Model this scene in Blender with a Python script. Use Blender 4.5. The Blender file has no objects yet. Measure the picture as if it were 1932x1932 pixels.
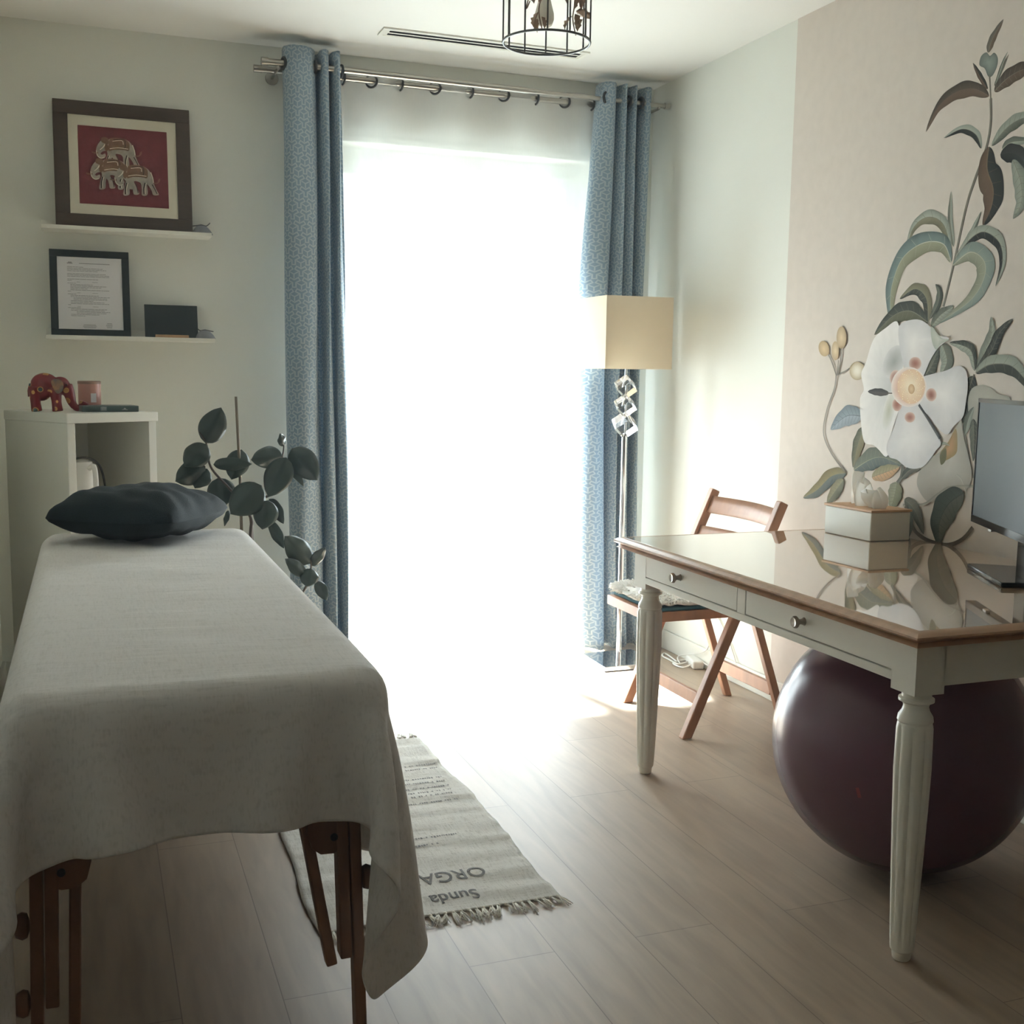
import bpy, bmesh, math, random
import numpy as np
from mathutils import Vector, Matrix
random.seed(7)
np.random.seed(7)
S = bpy.context.scene
COL = S.collection

# ------------------------------------------------------------------ camera
F, YAW, PITCH, ROLL, CH = 2131.6, .3585, -.1221, .0143, 1.2271
XR, YB, XL, YF, HT = 2.4195, 4.7197, -.345, -2.6, 2.5

def cam_axes():
    fw = Vector((math.sin(YAW)*math.cos(PITCH), math.cos(YAW)*math.cos(PITCH), math.sin(PITCH)))
    r = Vector((math.cos(YAW), -math.sin(YAW), 0))
    u = r.cross(fw)
    c, s = math.cos(ROLL), math.sin(ROLL)
    return c*r+s*u, -s*r+c*u, fw
AR, AU, AF = cam_axes()
cam = bpy.data.cameras.new('camera')
cam.sensor_width = 36
cam.lens = F/1932*36
cam.clip_start = .02
co = bpy.data.objects.new('camera', cam)
COL.objects.link(co)
m3 = Matrix((AR, AU, -AF)).transposed()
co.matrix_world = Matrix.Translation((0, 0, CH)) @ m3.to_4x4()
S.camera = co

def at(x, y, X=None, Y=None, Z=None):
    """point of the room seen at a photograph pixel, on a known plane of the room"""
    d = AR*((x-966)/F) - AU*((y-966)/F) + AF
    t = X/d.x if X is not None else Y/d.y if Y is not None else (Z-CH)/d.z
    return Vector((0, 0, CH)) + d*t

# ------------------------------------------------------------------ world, sun, exposure
S.view_settings.view_transform = 'Standard'
S.view_settings.look = 'None'
S.view_settings.gamma = 1
S.view_settings.use_curve_mapping = False
S.view_settings.exposure = 0.45
W = bpy.data.worlds.new('sky')
S.world = W
W.use_nodes = True
bg = W.node_tree.nodes['Background']
bg.inputs[0].default_value = (.78, .90, 1.0, 1)
bg.inputs[1].default_value = 3.5
sun = bpy.data.lights.new('sun', 'SUN')
sun.energy = 330
sun.angle = .05
sun.color = (.85, .92, 1)
so = bpy.data.objects.new('sun', sun)
COL.objects.link(so)
so.rotation_euler = Vector((.21, -1, -1.65)).to_track_quat('-Z', 'Y').to_euler()
so.location = (1, 8, 6)
pl = bpy.data.lights.new('window_portal', 'AREA')
pl.shape = 'RECTANGLE'
pl.size, pl.size_y = 1.24, 2.16
pl.cycles.is_portal = True
po = bpy.data.objects.new('window_portal', pl)
COL.objects.link(po)
po.location = (1.533, 4.95, 1.083)
po.rotation_euler = (math.radians(-90), 0, 0)
S.cycles.max_bounces = 14
S.cycles.diffuse_bounces = 8
S.cycles.transparent_max_bounces = 24
S.cycles.transmission_bounces = 12
S.cycles.sample_clamp_indirect = 6
S.cycles.caustics_refractive = False
S.cycles.caustics_reflective = False

# ------------------------------------------------------------------ helpers
def lin(c):
    return tuple(((v/255/12.92) if v/255 <= .04045 else ((v/255+.055)/1.055)**2.4) for v in c)

class NT:
    def __init__(s, mat):
        s.t = mat.node_tree
    def n(s, typ, **kw):
        nd = s.t.nodes.new(typ)
        for k, v in kw.items():
            setattr(nd, k, v)
        return nd
    def l(s, a, b):
        s.t.links.new(a, b)
    def m(s, op, a, b=None, c=None):
        nd = s.t.nodes.new('ShaderNodeMath')
        nd.operation = op
        for i, v in enumerate((a, b, c)):
            if v is None:
                continue
            if isinstance(v, (int, float)):
                nd.inputs[i].default_value = v
            else:
                s.l(v, nd.inputs[i])
        return nd.outputs[0]

def mat(name, rgb, rough=.6, metal=0, var=.06, scale=8, bump=0, bscale=60, stretch=None, spec=.5, coat=0, trans=0, ior=1.5, sheen=0, rgb2=None):
    """procedural principled material: colour drifts with noise, optional fine bump"""
    M = bpy.data.materials.new(name)
    M.use_nodes = True
    k = NT(M)
    b = M.node_tree.nodes['Principled BSDF']
    c = lin(rgb)
    b.inputs['Roughness'].default_value = rough
    b.inputs['Metallic'].default_value = metal
    b.inputs['Specular IOR Level'].default_value = spec
    b.inputs['Coat Weight'].default_value = coat
    b.inputs['Coat Roughness'].default_value = .05
    b.inputs['Transmission Weight'].default_value = trans
    b.inputs['IOR'].default_value = ior
    b.inputs['Sheen Weight'].default_value = sheen
    tc = k.n('ShaderNodeTexCoord')
    mp = k.n('ShaderNodeMapping')
    k.l(tc.outputs['Object'], mp.inputs[0])
    if stretch:
        mp.inputs['Scale'].default_value = stretch
    nz = k.n('ShaderNodeTexNoise')
    nz.inputs['Scale'].default_value = scale
    nz.inputs['Detail'].default_value = 5
    k.l(mp.outputs[0], nz.inputs['Vector'])
    rp = k.n('ShaderNodeValToRGB')
    c2 = lin(rgb2) if rgb2 else tuple(min(1, v*(1+var)) for v in c)
    c1 = c if rgb2 else tuple(v*(1-var) for v in c)
    rp.color_ramp.elements[0].color = (*c1, 1)
    rp.color_ramp.elements[1].color = (*c2, 1)
    rp.color_ramp.elements[0].position = .3
    rp.color_ramp.elements[1].position = .7
    k.l(nz.outputs[0], rp.inputs[0])
    k.l(rp.outputs[0], b.inputs['Base Color'])
    if bump:
        n2 = k.n('ShaderNodeTexNoise')
        n2.inputs['Scale'].default_value = bscale
        n2.inputs['Detail'].default_value = 4
        k.l(mp.outputs[0], n2.inputs['Vector'])
        bp = k.n('ShaderNodeBump')
        bp.inputs['Strength'].default_value = bump
        bp.inputs['Distance'].default_value = .01
        k.l(n2.outputs[0], bp.inputs['Height'])
        k.l(bp.outputs[0], b.inputs['Normal'])
    return M

ORG = {}
def thing(name, loc, label, cat, group=None):
    o = bpy.data.objects.new(name, None)
    o.empty_display_size = .05
    o.location = loc
    COL.objects.link(o)
    o['label'] = label
    o['category'] = cat
    if group:
        o['group'] = group
    ORG[o] = Vector(loc)
    return o

def tag(o, label, cat, group=None):
    o['label'] = label
    o['category'] = cat
    if group:
        o['group'] = group
    return o

def basis(d, up=Vector((0, 0, 1))):
    d = d.normalized()
    a = d.cross(up)
    if a.length < 1e-4:
        a = d.cross(Vector((1, 0, 0)))
    a.normalize()
    return a, d.cross(a).normalized() * -1

def spline(P, n=8, closed=False):
    """Catmull-Rom through points"""
    P = [Vector(p) for p in P]
    out = []
    N = len(P)
    rng = range(N if closed else N-1)
    for i in rng:
        g = (lambda j: P[j % N]) if closed else (lambda j: P[max(0, min(N-1, j))])
        p0, p1, p2, p3 = g(i-1), g(i), g(i+1), g(i+2)
        for k in range(n):
            t = k/n
            out.append(.5*((2*p1)+(p2-p0)*t+(2*p0-5*p1+4*p2-p3)*t*t+(3*p1-p0-3*p2+p3)*t**3))
    if not closed:
        out.append(P[-1].copy())
    return out

class MB:
    def __init__(s):
        s.v, s.f, s.mi, s.uv = [], [], [], {}
        s.cur = 0
    def add(s, vs, fs):
        o = len(s.v)
        s.v += [Vector(v) for v in vs]
        for f in fs:
            s.f.append([i+o for i in f])
            s.mi.append(s.cur)
        return s
    def box(s, a, b, rot=None, c=None):
        a, b = Vector(a), Vector(b)
        vs = [Vector((x, y, z)) for x in (a.x, b.x) for y in (a.y, b.y) for z in (a.z, b.z)]
        if rot is not None:
            c = Vector(c) if c is not None else (a+b)/2
            vs = [rot @ (v-c)+c for v in vs]
        return s.add(vs, [(0, 1, 3, 2), (4, 6, 7, 5), (0, 4, 5, 1), (2, 3, 7, 6), (0, 2, 6, 4), (1, 5, 7, 3)])
    def bar(s, p, q, w, h, up=(0, 0, 1)):
        """rectangular bar from p to q; w sideways, h along up"""
        p, q = Vector(p), Vector(q)
        d = (q-p).normalized()
        a = d.cross(Vector(up)).normalized()
        u = a.cross(d).normalized()
        vs = []
        for e in (p, q):
            for i, j in ((-1, -1), (1, -1), (1, 1), (-1, 1)):
                vs.append(e+a*i*w/2+u*j*h/2)
        return s.add(vs, [(3, 2, 1, 0), (4, 5, 6, 7), (0, 1, 5, 4), (1, 2, 6, 5), (2, 3, 7, 6), (3, 0, 4, 7)])
    def tube(s, P, r, n=10, closed=False, sx=1, up=Vector((0, 0, 1))):
        P = [Vector(p) for p in P]
        N = len(P)
        R = r if isinstance(r, (list, tuple)) else [r]*N
        vs = []
        a0 = None
        for i in range(N):
            if closed:
                d = P[(i+1) % N]-P[i-1]
            else:
                d = P[min(i+1, N-1)]-P[max(i-1, 0)]
            d.normalize()
            if a0 is None:
                a0, _ = basis(d, up)
            a = (a0-d*a0.dot(d)).normalized()
            a0 = a
            b = d.cross(a)
            for k in range(n):
                t = 2*math.pi*k/n
                vs.append(P[i]+(a*math.cos(t)*sx+b*math.sin(t))*R[i])
        fs = []
        for i in range(N if closed else N-1):
            for k in range(n):
                j = (i+1) % N
                fs.append((i*n+k, i*n+(k+1) % n, j*n+(k+1) % n, j*n+k))
        if not closed:
            fs.append(tuple(range(n))[::-1])
            fs.append(tuple((N-1)*n+k for k in range(n)))
        return s.add(vs, fs)
    def lathe(s, prof, c, n=24, axis=None, flute=None):
        """profile of (radius, height) around axis; flute(angle, h) scales the radius"""
        c = Vector(c)
        ax = Vector(axis or (0, 0, 1)).normalized()
        a, b = basis(ax, Vector((0, 1, 0)))
        vs = []
        for r, h in prof:
            for k in range(n):
                t = 2*math.pi*k/n
                rr = r*(flute(t, h) if flute else 1)
                vs.append(c+ax*h+(a*math.cos(t)+b*math.sin(t))*rr)
        fs = []
        for i in range(len(prof)-1):
            for k in range(n):
                fs.append((i*n+k, i*n+(k+1) % n, (i+1)*n+(k+1) % n, (i+1)*n+k))
        fs.append(tuple(range(n))[::-1])
        fs.append(tuple((len(prof)-1)*n+k for k in range(n)))
        return s.add(vs, fs)
    def grid(s, fn, nu, nv, wrap=False, uvf=None):
        o = len(s.v)
        for j in range(nv+1):
            for i in range(nu if wrap else nu+1):
                s.v.append(Vector(fn(i/nu, j/nv)))
                if uvf:
                    s.uv[len(s.v)-1] = uvf(i/nu, j/nv)
        w = nu if wrap else nu+1
        for j in range(nv):
            for i in range(nu):
                i2 = (i+1) % w
                s.f.append([o+j*w+i, o+j*w+i2, o+(j+1)*w+i2, o+(j+1)*w+i])
                s.mi.append(s.cur)
        return s
    def ball(s, c, r, nu=16, nv=10, rot=None):
        c = Vector(c)
        r = Vector(r) if not isinstance(r, (int, float)) else Vector((r, r, r))
        def fn(u, v):
            t, p = u*2*math.pi, (v-.5)*math.pi*.998
            q = Vector((r.x*math.cos(p)*math.cos(t), r.y*math.cos(p)*math.sin(t), r.z*math.sin(p)))
            return c+(rot @ q if rot else q)
        return s.grid(fn, nu, nv, wrap=True)
    def prism(s, poly, d):
        """closed polygon of 3D points extruded by vector d"""
        P = [Vector(p) for p in poly]
        n = len(P)
        d = Vector(d)
        return s.add(P+[p+d for p in P], [tuple(range(n))[::-1], tuple(range(n, 2*n))]+[(i, (i+1) % n, n+(i+1) % n, n+i) for i in range(n)])
    def build(s, name, mats, parent=None, loc=None, smooth=False, bevel=0, seg=2, sub=0, angle=None):
        if not isinstance(mats, (list, tuple)):
            mats = [mats]
        if parent is not None:
            org = ORG[parent]
        elif loc is not None:
            org = Vector(loc)
        else:
            xs = [v.x for v in s.v]; ys = [v.y for v in s.v]; zs = [v.z for v in s.v]
            org = Vector(((min(xs)+max(xs))/2, (min(ys)+max(ys))/2, min(zs)))
        me = bpy.data.meshes.new(name)
        me.from_pydata([v-org for v in s.v], [], s.f)
        for m in mats:
            me.materials.append(m)
        for p, i in zip(me.polygons, s.mi):
            p.material_index = i
        if s.uv:
            ul = me.uv_layers.new(name='UVMap')
            for lp in me.loops:
                ul.data[lp.index].uv = s.uv.get(lp.vertex_index, (0, 0))
        bm = bmesh.new()
        bm.from_mesh(me)
        bmesh.ops.recalc_face_normals(bm, faces=bm.faces)
        bm.to_mesh(me)
        bm.free()
        if smooth:
            me.polygons.foreach_set('use_smooth', [True]*len(me.polygons))
            if angle:
                me.set_sharp_from_angle(angle=math.radians(angle))
        o = bpy.data.objects.new(name, me)
        COL.objects.link(o)
        if parent is not None:
            o.parent = parent
        else:
            o.location = org
        ORG[o] = org
        if bevel:
            md = o.modifiers.new('bevel', 'BEVEL')
            md.width = bevel
            md.segments = seg
            md.limit_method = 'ANGLE'
            md.harden_normals = False
        if sub:
            md = o.modifiers.new('sub', 'SUBSURF')
            md.levels = md.render_levels = sub
        return o

def struct(o):
    o['kind'] = 'structure'
    return o

# ------------------------------------------------------------------ materials
M_wall2 = mat('entry_wall_paint', (205, 202, 194), .85, var=.02)
M_wall = mat('wall_paint', (224, 225, 217), .85, var=.015, scale=2, bump=.05, bscale=220)
M_ceil = mat('ceiling_paint', (222, 221, 216), .9, var=.01, scale=2)
M_white = mat('white_lacquer', (224, 223, 214), .35, var=.02, scale=3)
M_pvc = mat('white_frame', (235, 236, 234), .3, var=.01)
M_steel = mat('brushed_steel', (178, 174, 166), .28, metal=1, var=.06, scale=40, stretch=(1, 20, 20))
M_chrome = mat('chrome', (225, 226, 228), .06, metal=1, var=.02)
M_black = mat('black_metal', (38, 38, 40), .4, var=.05)
M_wire = mat('grey_wire', (104, 104, 102), .42, metal=.7, var=.08)
M_rust = mat('rusty_leaf', (152, 128, 106), .6, metal=.15, var=.25, scale=30)
M_bulb = mat('bulb_glass', (240, 238, 228), .25, var=.02, spec=.6)
M_woodD = mat('dark_walnut', (72, 59, 51), .5, var=.18, scale=12, stretch=(1, 1, 8), bump=.05)
M_oak = mat('chair_wood', (168, 124, 98), .42, var=.16, scale=14, stretch=(2, 2, .6), bump=.04)
M_beech = mat('table_beech', (132, 98, 74), .45, var=.14, scale=10, stretch=(3, 3, .5))
M_edge = mat('desk_edge_wood', (186, 150, 120), .35, var=.14, scale=10, stretch=(.5, 4, 4))
M_desk = mat('desk_white_paint', (234, 232, 222), .33, var=.03, scale=4)
M_dark = mat('dark_gap', (45, 38, 32), .8)
M_slot = mat('slot_black', (20, 20, 20), .95, spec=.1)
M_glossblack = mat('gloss_black', (20, 22, 25), .08, var=.03, spec=.3)
M_teal = mat('teal_velvet', (10, 28, 34), .9, var=.25, scale=5, bump=.25, bscale=300, sheen=.04)
M_fur = mat('white_fur', (250, 248, 244), .95, var=.03, scale=60, bump=.08, bscale=130)
M_leaf = mat('ficus_leaf', (52, 66, 62), .3, var=.18, scale=9)
M_stem = mat('plant_stem', (84, 70, 62), .6, var=.15, scale=20)
M_bamboo = mat('bamboo', (118, 104, 84), .55, var=.1, scale=10)
M_pot = mat('clay_pot', (150, 120, 100), .7, var=.08)
M_soil = mat('soil', (58, 46, 38), .95, var=.3, scale=30, bump=.4)
M_ball = mat('purple_vinyl', (104, 74, 86), .26, var=.08, scale=3, spec=.55)
M_paper = mat('paper', (222, 220, 222), .8, var=.01)
M_mount = mat('cream_mount', (214, 208, 190), .85, var=.02)
M_red = mat('red_silk', (116, 50, 54), .6, var=.1, scale=20, bump=.05)
M_gold = mat('gold_print', (134, 98, 72), .45, var=.15, scale=30)
M_silver = mat('silver_print', (160, 153, 140), .5, var=.2, scale=25)
M_ink = mat('print_ink', (120, 118, 120), .8)
M_framedark = mat('black_frame', (34, 44, 48), .45, var=.06)
M_pinkwax = mat('pink_wax', (206, 152, 138), .3, var=.04, spec=.5)
M_greycloth = mat('grey_cloth', (130, 132, 138), .9, var=.1, scale=40, bump=.2)
M_case = mat('grey_case', (78, 92, 92), .3, var=.1)
M_plastic = mat('white_plastic', (226, 224, 218), .35, var=.01)
M_tissue = mat('tissue', (248, 246, 240), .9, var=.02)
M_ply = mat('thin_plywood', (196, 156, 118), .55, var=.1, scale=16)
M_pad = mat('table_vinyl', (190, 176, 150), .5)

def make_glass(name, tint=(1, 1, 1), refl=.06):
    """window glass: clear pane with a weak mirror reflection"""
    M = bpy.data.materials.new(name)
    M.use_nodes = True
    k = NT(M)
    k.t.nodes.clear()
    out = k.n('ShaderNodeOutputMaterial')
    tr = k.n('ShaderNodeBsdfTransparent')
    tr.inputs[0].default_value = (*tint, 1)
    gl = k.n('ShaderNodeBsdfGlossy')
    gl.inputs['Roughness'].default_value = .02
    lw = k.n('ShaderNodeLayerWeight')
    lw.inputs[0].default_value = .25
    mx = k.n('ShaderNodeMixShader')
    k.l(k.m('MULTIPLY', lw.outputs['Fresnel'], refl*8), mx.inputs[0])
    k.l(tr.outputs[0], mx.inputs[1])
    k.l(gl.outputs[0], mx.inputs[2])
    k.l(mx.outputs[0], out.inputs[0])
    return M
M_pane = make_glass('window_glass', (.95, .97, .96))
M_crystal = mat('crystal', (250, 250, 250), 0, trans=1, ior=1.5, var=0)

def make_sheer():
    M = bpy.data.materials.new('sheer_voile')
    M.use_nodes = True
    k = NT(M)
    k.t.nodes.clear()
    out = k.n('ShaderNodeOutputMaterial')
    tr = k.n('ShaderNodeBsdfTransparent')
    tl = k.n('ShaderNodeBsdfTranslucent')
    df = k.n('ShaderNodeBsdfDiffuse')
    tl.inputs[0].default_value = (.96, .96, .95, 1)
    df.inputs[0].default_value = (.92, .91, .88, 1)
    a = k.n('ShaderNodeMixShader')
    a.inputs[0].default_value = .36
    k.l(tl.outputs[0], a.inputs[1])
    k.l(df.outputs[0], a.inputs[2])
    tc = k.n('ShaderNodeTexCoord')
    mp = k.n('ShaderNodeMapping')
    mp.inputs['Scale'].default_value = (90, 1, 3)
    k.l(tc.outputs['Object'], mp.inputs[0])
    nz = k.n('ShaderNodeTexNoise')
    nz.inputs['Scale'].default_value = 4
    k.l(mp.outputs[0], nz.inputs['Vector'])
    b = k.n('ShaderNodeMixShader')
    k.l(k.m('MULTIPLY_ADD', nz.outputs[0], .06, .53), b.inputs[0])
    k.l(tr.outputs[0], b.inputs[1])
    k.l(a.outputs[0], b.inputs[2])
    k.l(b.outputs[0], out.inputs[0])
    return M
M_sheer = make_sheer()

def make_drape():
    """grey-blue woven cloth with a raised three-armed lattice"""
    M = bpy.data.materials.new('drape_trellis')
    M.use_nodes = True
    k = NT(M)
    b = M.node_tree.nodes['Principled BSDF']
    uv = k.n('ShaderNodeUVMap')
    sp = k.n('ShaderNodeSeparateXYZ')
    k.l(uv.outputs[0], sp.inputs[0])
    p = .05
    x = k.m('DIVIDE', sp.outputs[0], p)
    y = k.m('DIVIDE', sp.outputs[1], p*1.732)
    fr = lambda v: k.m('FRACT', k.m('ADD', v, 100.0))
    x1 = k.m('SUBTRACT', fr(k.m('ADD', x, .5)), .5)
    y1 = k.m('MULTIPLY', k.m('SUBTRACT', fr(k.m('ADD', y, .5)), .5), 1.732)
    x2 = k.m('SUBTRACT', fr(x), .5)
    y2 = k.m('MULTIPLY', k.m('SUBTRACT', fr(y), .5), 1.732)
    d1 = k.m('ADD', k.m('MULTIPLY', x1, x1), k.m('MULTIPLY', y1, y1))
    d2 = k.m('ADD', k.m('MULTIPLY', x2, x2), k.m('MULTIPLY', y2, y2))
    s = k.m('LESS_THAN', d2, d1)
    mixv = lambda a, c: k.m('ADD', a, k.m('MULTIPLY', s, k.m('SUBTRACT', c, a)))
    xx, yy, dd = mixv(x1, x2), mixv(y1, y2), mixv(d1, d2)
    r = k.m('SQRT', dd)
    th = k.m('ARCTAN2', yy, xx)
    T = 2*math.pi/3
    fo = k.m('SUBTRACT', k.m('MULTIPLY', fr(k.m('DIVIDE', k.m('ADD', th, math.pi/2+T/2), T)), T), T/2)
    along = k.m('MULTIPLY', r, k.m('COSINE', fo))
    perp = k.m('ABSOLUTE', k.m('MULTIPLY', r, k.m('SINE', fo)))
    near = lambda v, c, w: k.m('LESS_THAN', k.m('ABSOLUTE', k.m('SUBTRACT', v, c)), w)
    l1 = k.m('MULTIPLY', near(perp, .125, .048), k.m('LESS_THAN', along, .46))
    l2 = k.m('MULTIPLY', near(along, .42, .045), k.m('LESS_THAN', perp, .17))
    f2 = k.m('SUBTRACT', k.m('MULTIPLY', fr(k.m('DIVIDE', k.m('ADD', th, math.pi/2), T)), T), T/2)
    bl = k.m('MULTIPLY', r, k.m('COSINE', f2))
    bp_ = k.m('ABSOLUTE', k.m('MULTIPLY', r, k.m('SINE', f2)))
    l3 = k.m('MULTIPLY', k.m('LESS_THAN', bp_, .042), k.m('GREATER_THAN', bl, .24))
    ln = k.m('MAXIMUM', k.m('MAXIMUM', l1, l2), l3)
    cr = k.n('ShaderNodeMix', data_type='RGBA')
    cr.inputs['A'].default_value = (*lin((140, 164, 184)), 1)
    cr.inputs['B'].default_value = (*lin((192, 202, 206)), 1)
    k.l(ln, cr.inputs['Factor'])
    k.l(cr.outputs['Result'], b.inputs['Base Color'])
    b.inputs['Roughness'].default_value = .75
    b.inputs['Sheen Weight'].default_value = .15
    bp = k.n('ShaderNodeBump')
    bp.inputs['Strength'].default_value = .6
    bp.inputs['Distance'].default_value = .0015
    k.l(ln, bp.inputs['Height'])
    k.l(bp.outputs[0], b.inputs['Normal'])
    tl = k.n('ShaderNodeBsdfTranslucent')
    k.l(cr.outputs['Result'], tl.inputs[0])
    mx = k.n('ShaderNodeMixShader')
    mx.inputs[0].default_value = .22
    k.l(b.outputs[0], mx.inputs[1])
    k.l(tl.outputs[0], mx.inputs[2])
    k.l(mx.outputs[0], M.node_tree.nodes['Material Output'].inputs[0])
    return M
M_drape = make_drape()

def make_floor():
    M = bpy.data.materials.new('oak_laminate')
    M.use_nodes = True
    k = NT(M)
    b = M.node_tree.nodes['Principled BSDF']
    tc = k.n('ShaderNodeTexCoord')
    mp = k.n('ShaderNodeMapping')
    mp.inputs['Rotation'].default_value = (0, 0, math.radians(90))
    mp.inputs['Location'].default_value = (.35, .06, 0)
    k.l(tc.outputs['Object'], mp.inputs[0])
    br = k.n('ShaderNodeTexBrick')
    br.offset = .37
    br.inputs['Color1'].default_value = (*lin((160, 143, 124)), 1)
    br.inputs['Color2'].default_value = (*lin((170, 152, 132)), 1)
    br.inputs['Mortar'].default_value = (*lin((118, 102, 86)), 1)
    br.inputs['Scale'].default_value = 1
    br.inputs['Mortar Size'].default_value = .0012
    br.inputs['Mortar Smooth'].default_value = .3
    br.inputs['Brick Width'].default_value = 1.28
    br.inputs['Row Height'].default_value = .192
    k.l(mp.outputs[0], br.inputs['Vector'])
    m2 = k.n('ShaderNodeMapping')
    m2.inputs['Scale'].default_value = (9, 1.1, 1)
    k.l(tc.outputs['Object'], m2.inputs[0])
    nz = k.n('ShaderNodeTexNoise')
    nz.inputs['Scale'].default_value = 3
    nz.inputs['Detail'].default_value = 8
    nz.inputs['Distortion'].default_value = .6
    k.l(m2.outputs[0], nz.inputs['Vector'])
    mx = k.n('ShaderNodeMix', data_type='RGBA', blend_type='MULTIPLY')
    mx.inputs['Factor'].default_value = .5
    rp = k.n('ShaderNodeValToRGB')
    rp.color_ramp.elements[0].color = (.62, .58, .55, 1)
    rp.color_ramp.elements[1].color = (1.1, 1.08, 1.05, 1)
    rp.color_ramp.elements[0].position = .3
    rp.color_ramp.elements[1].position = .65
    k.l(nz.outputs[0], rp.inputs[0])
    k.l(br.outputs['Color'], mx.inputs['A'])
    k.l(rp.outputs[0], mx.inputs['B'])
    # scattered knots
    vo = k.n('ShaderNodeTexVoronoi')
    vo.inputs['Scale'].default_value = 2.2
    m3_ = k.n('ShaderNodeMapping')
    m3_.inputs['Scale'].default_value = (1.3, .8, 1)
    k.l(tc.outputs['Object'], m3_.inputs[0])
    k.l(m3_.outputs[0], vo.inputs['Vector'])
    kn = k.m('LESS_THAN', vo.outputs['Distance'], .045)
    m4 = k.n('ShaderNodeMix', data_type='RGBA', blend_type='MULTIPLY')
    k.l(k.m('MULTIPLY', kn, .35), m4.inputs['Factor'])
    m4.inputs['B'].default_value = (.35, .3, .28, 1)
    k.l(mx.outputs['Result'], m4.inputs['A'])
    k.l(m4.outputs['Result'], b.inputs['Base Color'])
    b.inputs['Roughness'].default_value = .47
    b.inputs['Specular IOR Level'].default_value = .42
    bp = k.n('ShaderNodeBump')
    bp.inputs['Strength'].default_value = .06
    bp.inputs['Distance'].default_value = .003
    k.l(nz.outputs[0], bp.inputs['Height'])
    k.l(bp.outputs[0], b.inputs['Normal'])
    return M
M_floor = make_floor()

def make_weave(name, rgb, rgb2, sc=260, bump=.3, wr=0):
    """woven cloth: crossed thread noise, flecks, optional soft creases"""
    M = bpy.data.materials.new(name)
    M.use_nodes = True
    k = NT(M)
    b = M.node_tree.nodes['Principled BSDF']
    tc = k.n('ShaderNodeTexCoord')
    outs = []
    for scl in ((sc, sc*.12, sc*.3), (sc*.12, sc, sc*.3)):
        mp = k.n('ShaderNodeMapping')
        mp.inputs['Scale'].default_value = scl
        k.l(tc.outputs['Object'], mp.inputs[0])
        nz = k.n('ShaderNodeTexNoise')
        nz.inputs['Scale'].default_value = 1
        nz.inputs['Detail'].default_value = 3
        k.l(mp.outputs[0], nz.inputs['Vector'])
        outs.append(nz.outputs[0])
    h = k.m('MULTIPLY', k.m('ADD', outs[0], outs[1]), .5)
    rp = k.n('ShaderNodeValToRGB')
    rp.color_ramp.elements[0].color = (*lin(rgb2), 1)
    rp.color_ramp.elements[1].color = (*lin(rgb), 1)
    rp.color_ramp.elements[0].position = .36
    rp.color_ramp.elements[1].position = .5
    k.l(h, rp.inputs[0])
    k.l(rp.outputs[0], b.inputs['Base Color'])
    b.inputs['Roughness'].default_value = .9
    b.inputs['Sheen Weight'].default_value = .12
    b.inputs['Specular IOR Level'].default_value = .2
    bp = k.n('ShaderNodeBump')
    bp.inputs['Strength'].default_value = bump
    bp.inputs['Distance'].default_value = .002
    k.l(h, bp.inputs['Height'])
    last = bp
    if wr:
        mp = k.n('ShaderNodeMapping')
        mp.inputs['Scale'].default_value = (1.6, 7, 3)
        mp.inputs['Rotation'].default_value = (0, 0, .12)
        k.l(tc.outputs['Object'], mp.inputs[0])
        nz = k.n('ShaderNodeTexNoise')
        nz.inputs['Scale'].default_value = 1.6
        nz.inputs['Detail'].default_value = 3
        nz.inputs['Distortion'].default_value = .5
        k.l(mp.outputs[0], nz.inputs['Vector'])
        b2 = k.n('ShaderNodeBump')
        b2.inputs['Strength'].default_value = wr
        b2.inputs['Distance'].default_value = .03
        k.l(nz.outputs[0], b2.inputs['Height'])
        k.l(bp.outputs[0], b2.inputs['Normal'])
        last = b2
    k.l(last.outputs[0], b.inputs['Normal'])
    return M
M_blanket = make_weave('cream_blanket', (218, 214, 211), (205, 201, 197), 240, .25, .2)
M_rug = make_weave('cotton_rug', (204, 200, 192), (176, 170, 160), 300, .6)
M_fringe = mat('cotton_fringe', (236, 232, 222), .9, var=.05, scale=50)

# ------------------------------------------------------------------ room shell
T = .2
o = MB().box((XL-T, YF-T, -.1), (XR+T, YB+T, 0)).build('floor', M_floor, loc=(0, 0, 0)); struct(o)
o = MB().box((XL-T, YF-T, HT), (XR+T, YB+T, HT+.1)).build('ceiling', M_ceil, loc=(0, 0, HT)); struct(o)
WX0, WX1, WZ = .911, 2.155, 2.166
w = MB()
w.box((XL-T, YB, 0), (WX0, YB+T, HT)).box((WX1, YB, 0), (XR+T, YB+T, HT)).box((WX0, YB, WZ), (WX1, YB+T, HT))
struct(w.build('wall_back', M_wall, loc=(0, YB, 0)))
struct(MB().box((XR, YF, 0), (XR+T, YB, HT)).build('wall_right', M_wall, loc=(XR, 0, 0)))
struct(MB().box((XL-T, YF, 0), (XL, YB, HT)).build('wall_left', M_wall, loc=(XL, 0, 0)))
struct(MB().box((XL, YF-T, 0), (XR, YF, HT)).build('wall_front', M_wall2, loc=(0, YF, 0)))
struct(MB().box((XR-.014, YF, 0), (XR, YB, .085)).build('baseboard_right', M_white, loc=(XR, 0, 0), bevel=.003))
b = MB().box((XL+.014, YB-.014, 0), (WX0-.02, YB, .085)).box((WX1+.02, YB-.014, 0), (XR-.014, YB, .085))
struct(b.build('baseboard_back', M_white, loc=(0, YB, 0), bevel=.003))
struct(MB().box((XL, YF, 0), (XL+.014, YB, .085)).build('baseboard_left', M_white, loc=(XL, 0, 0), bevel=.003))

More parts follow.
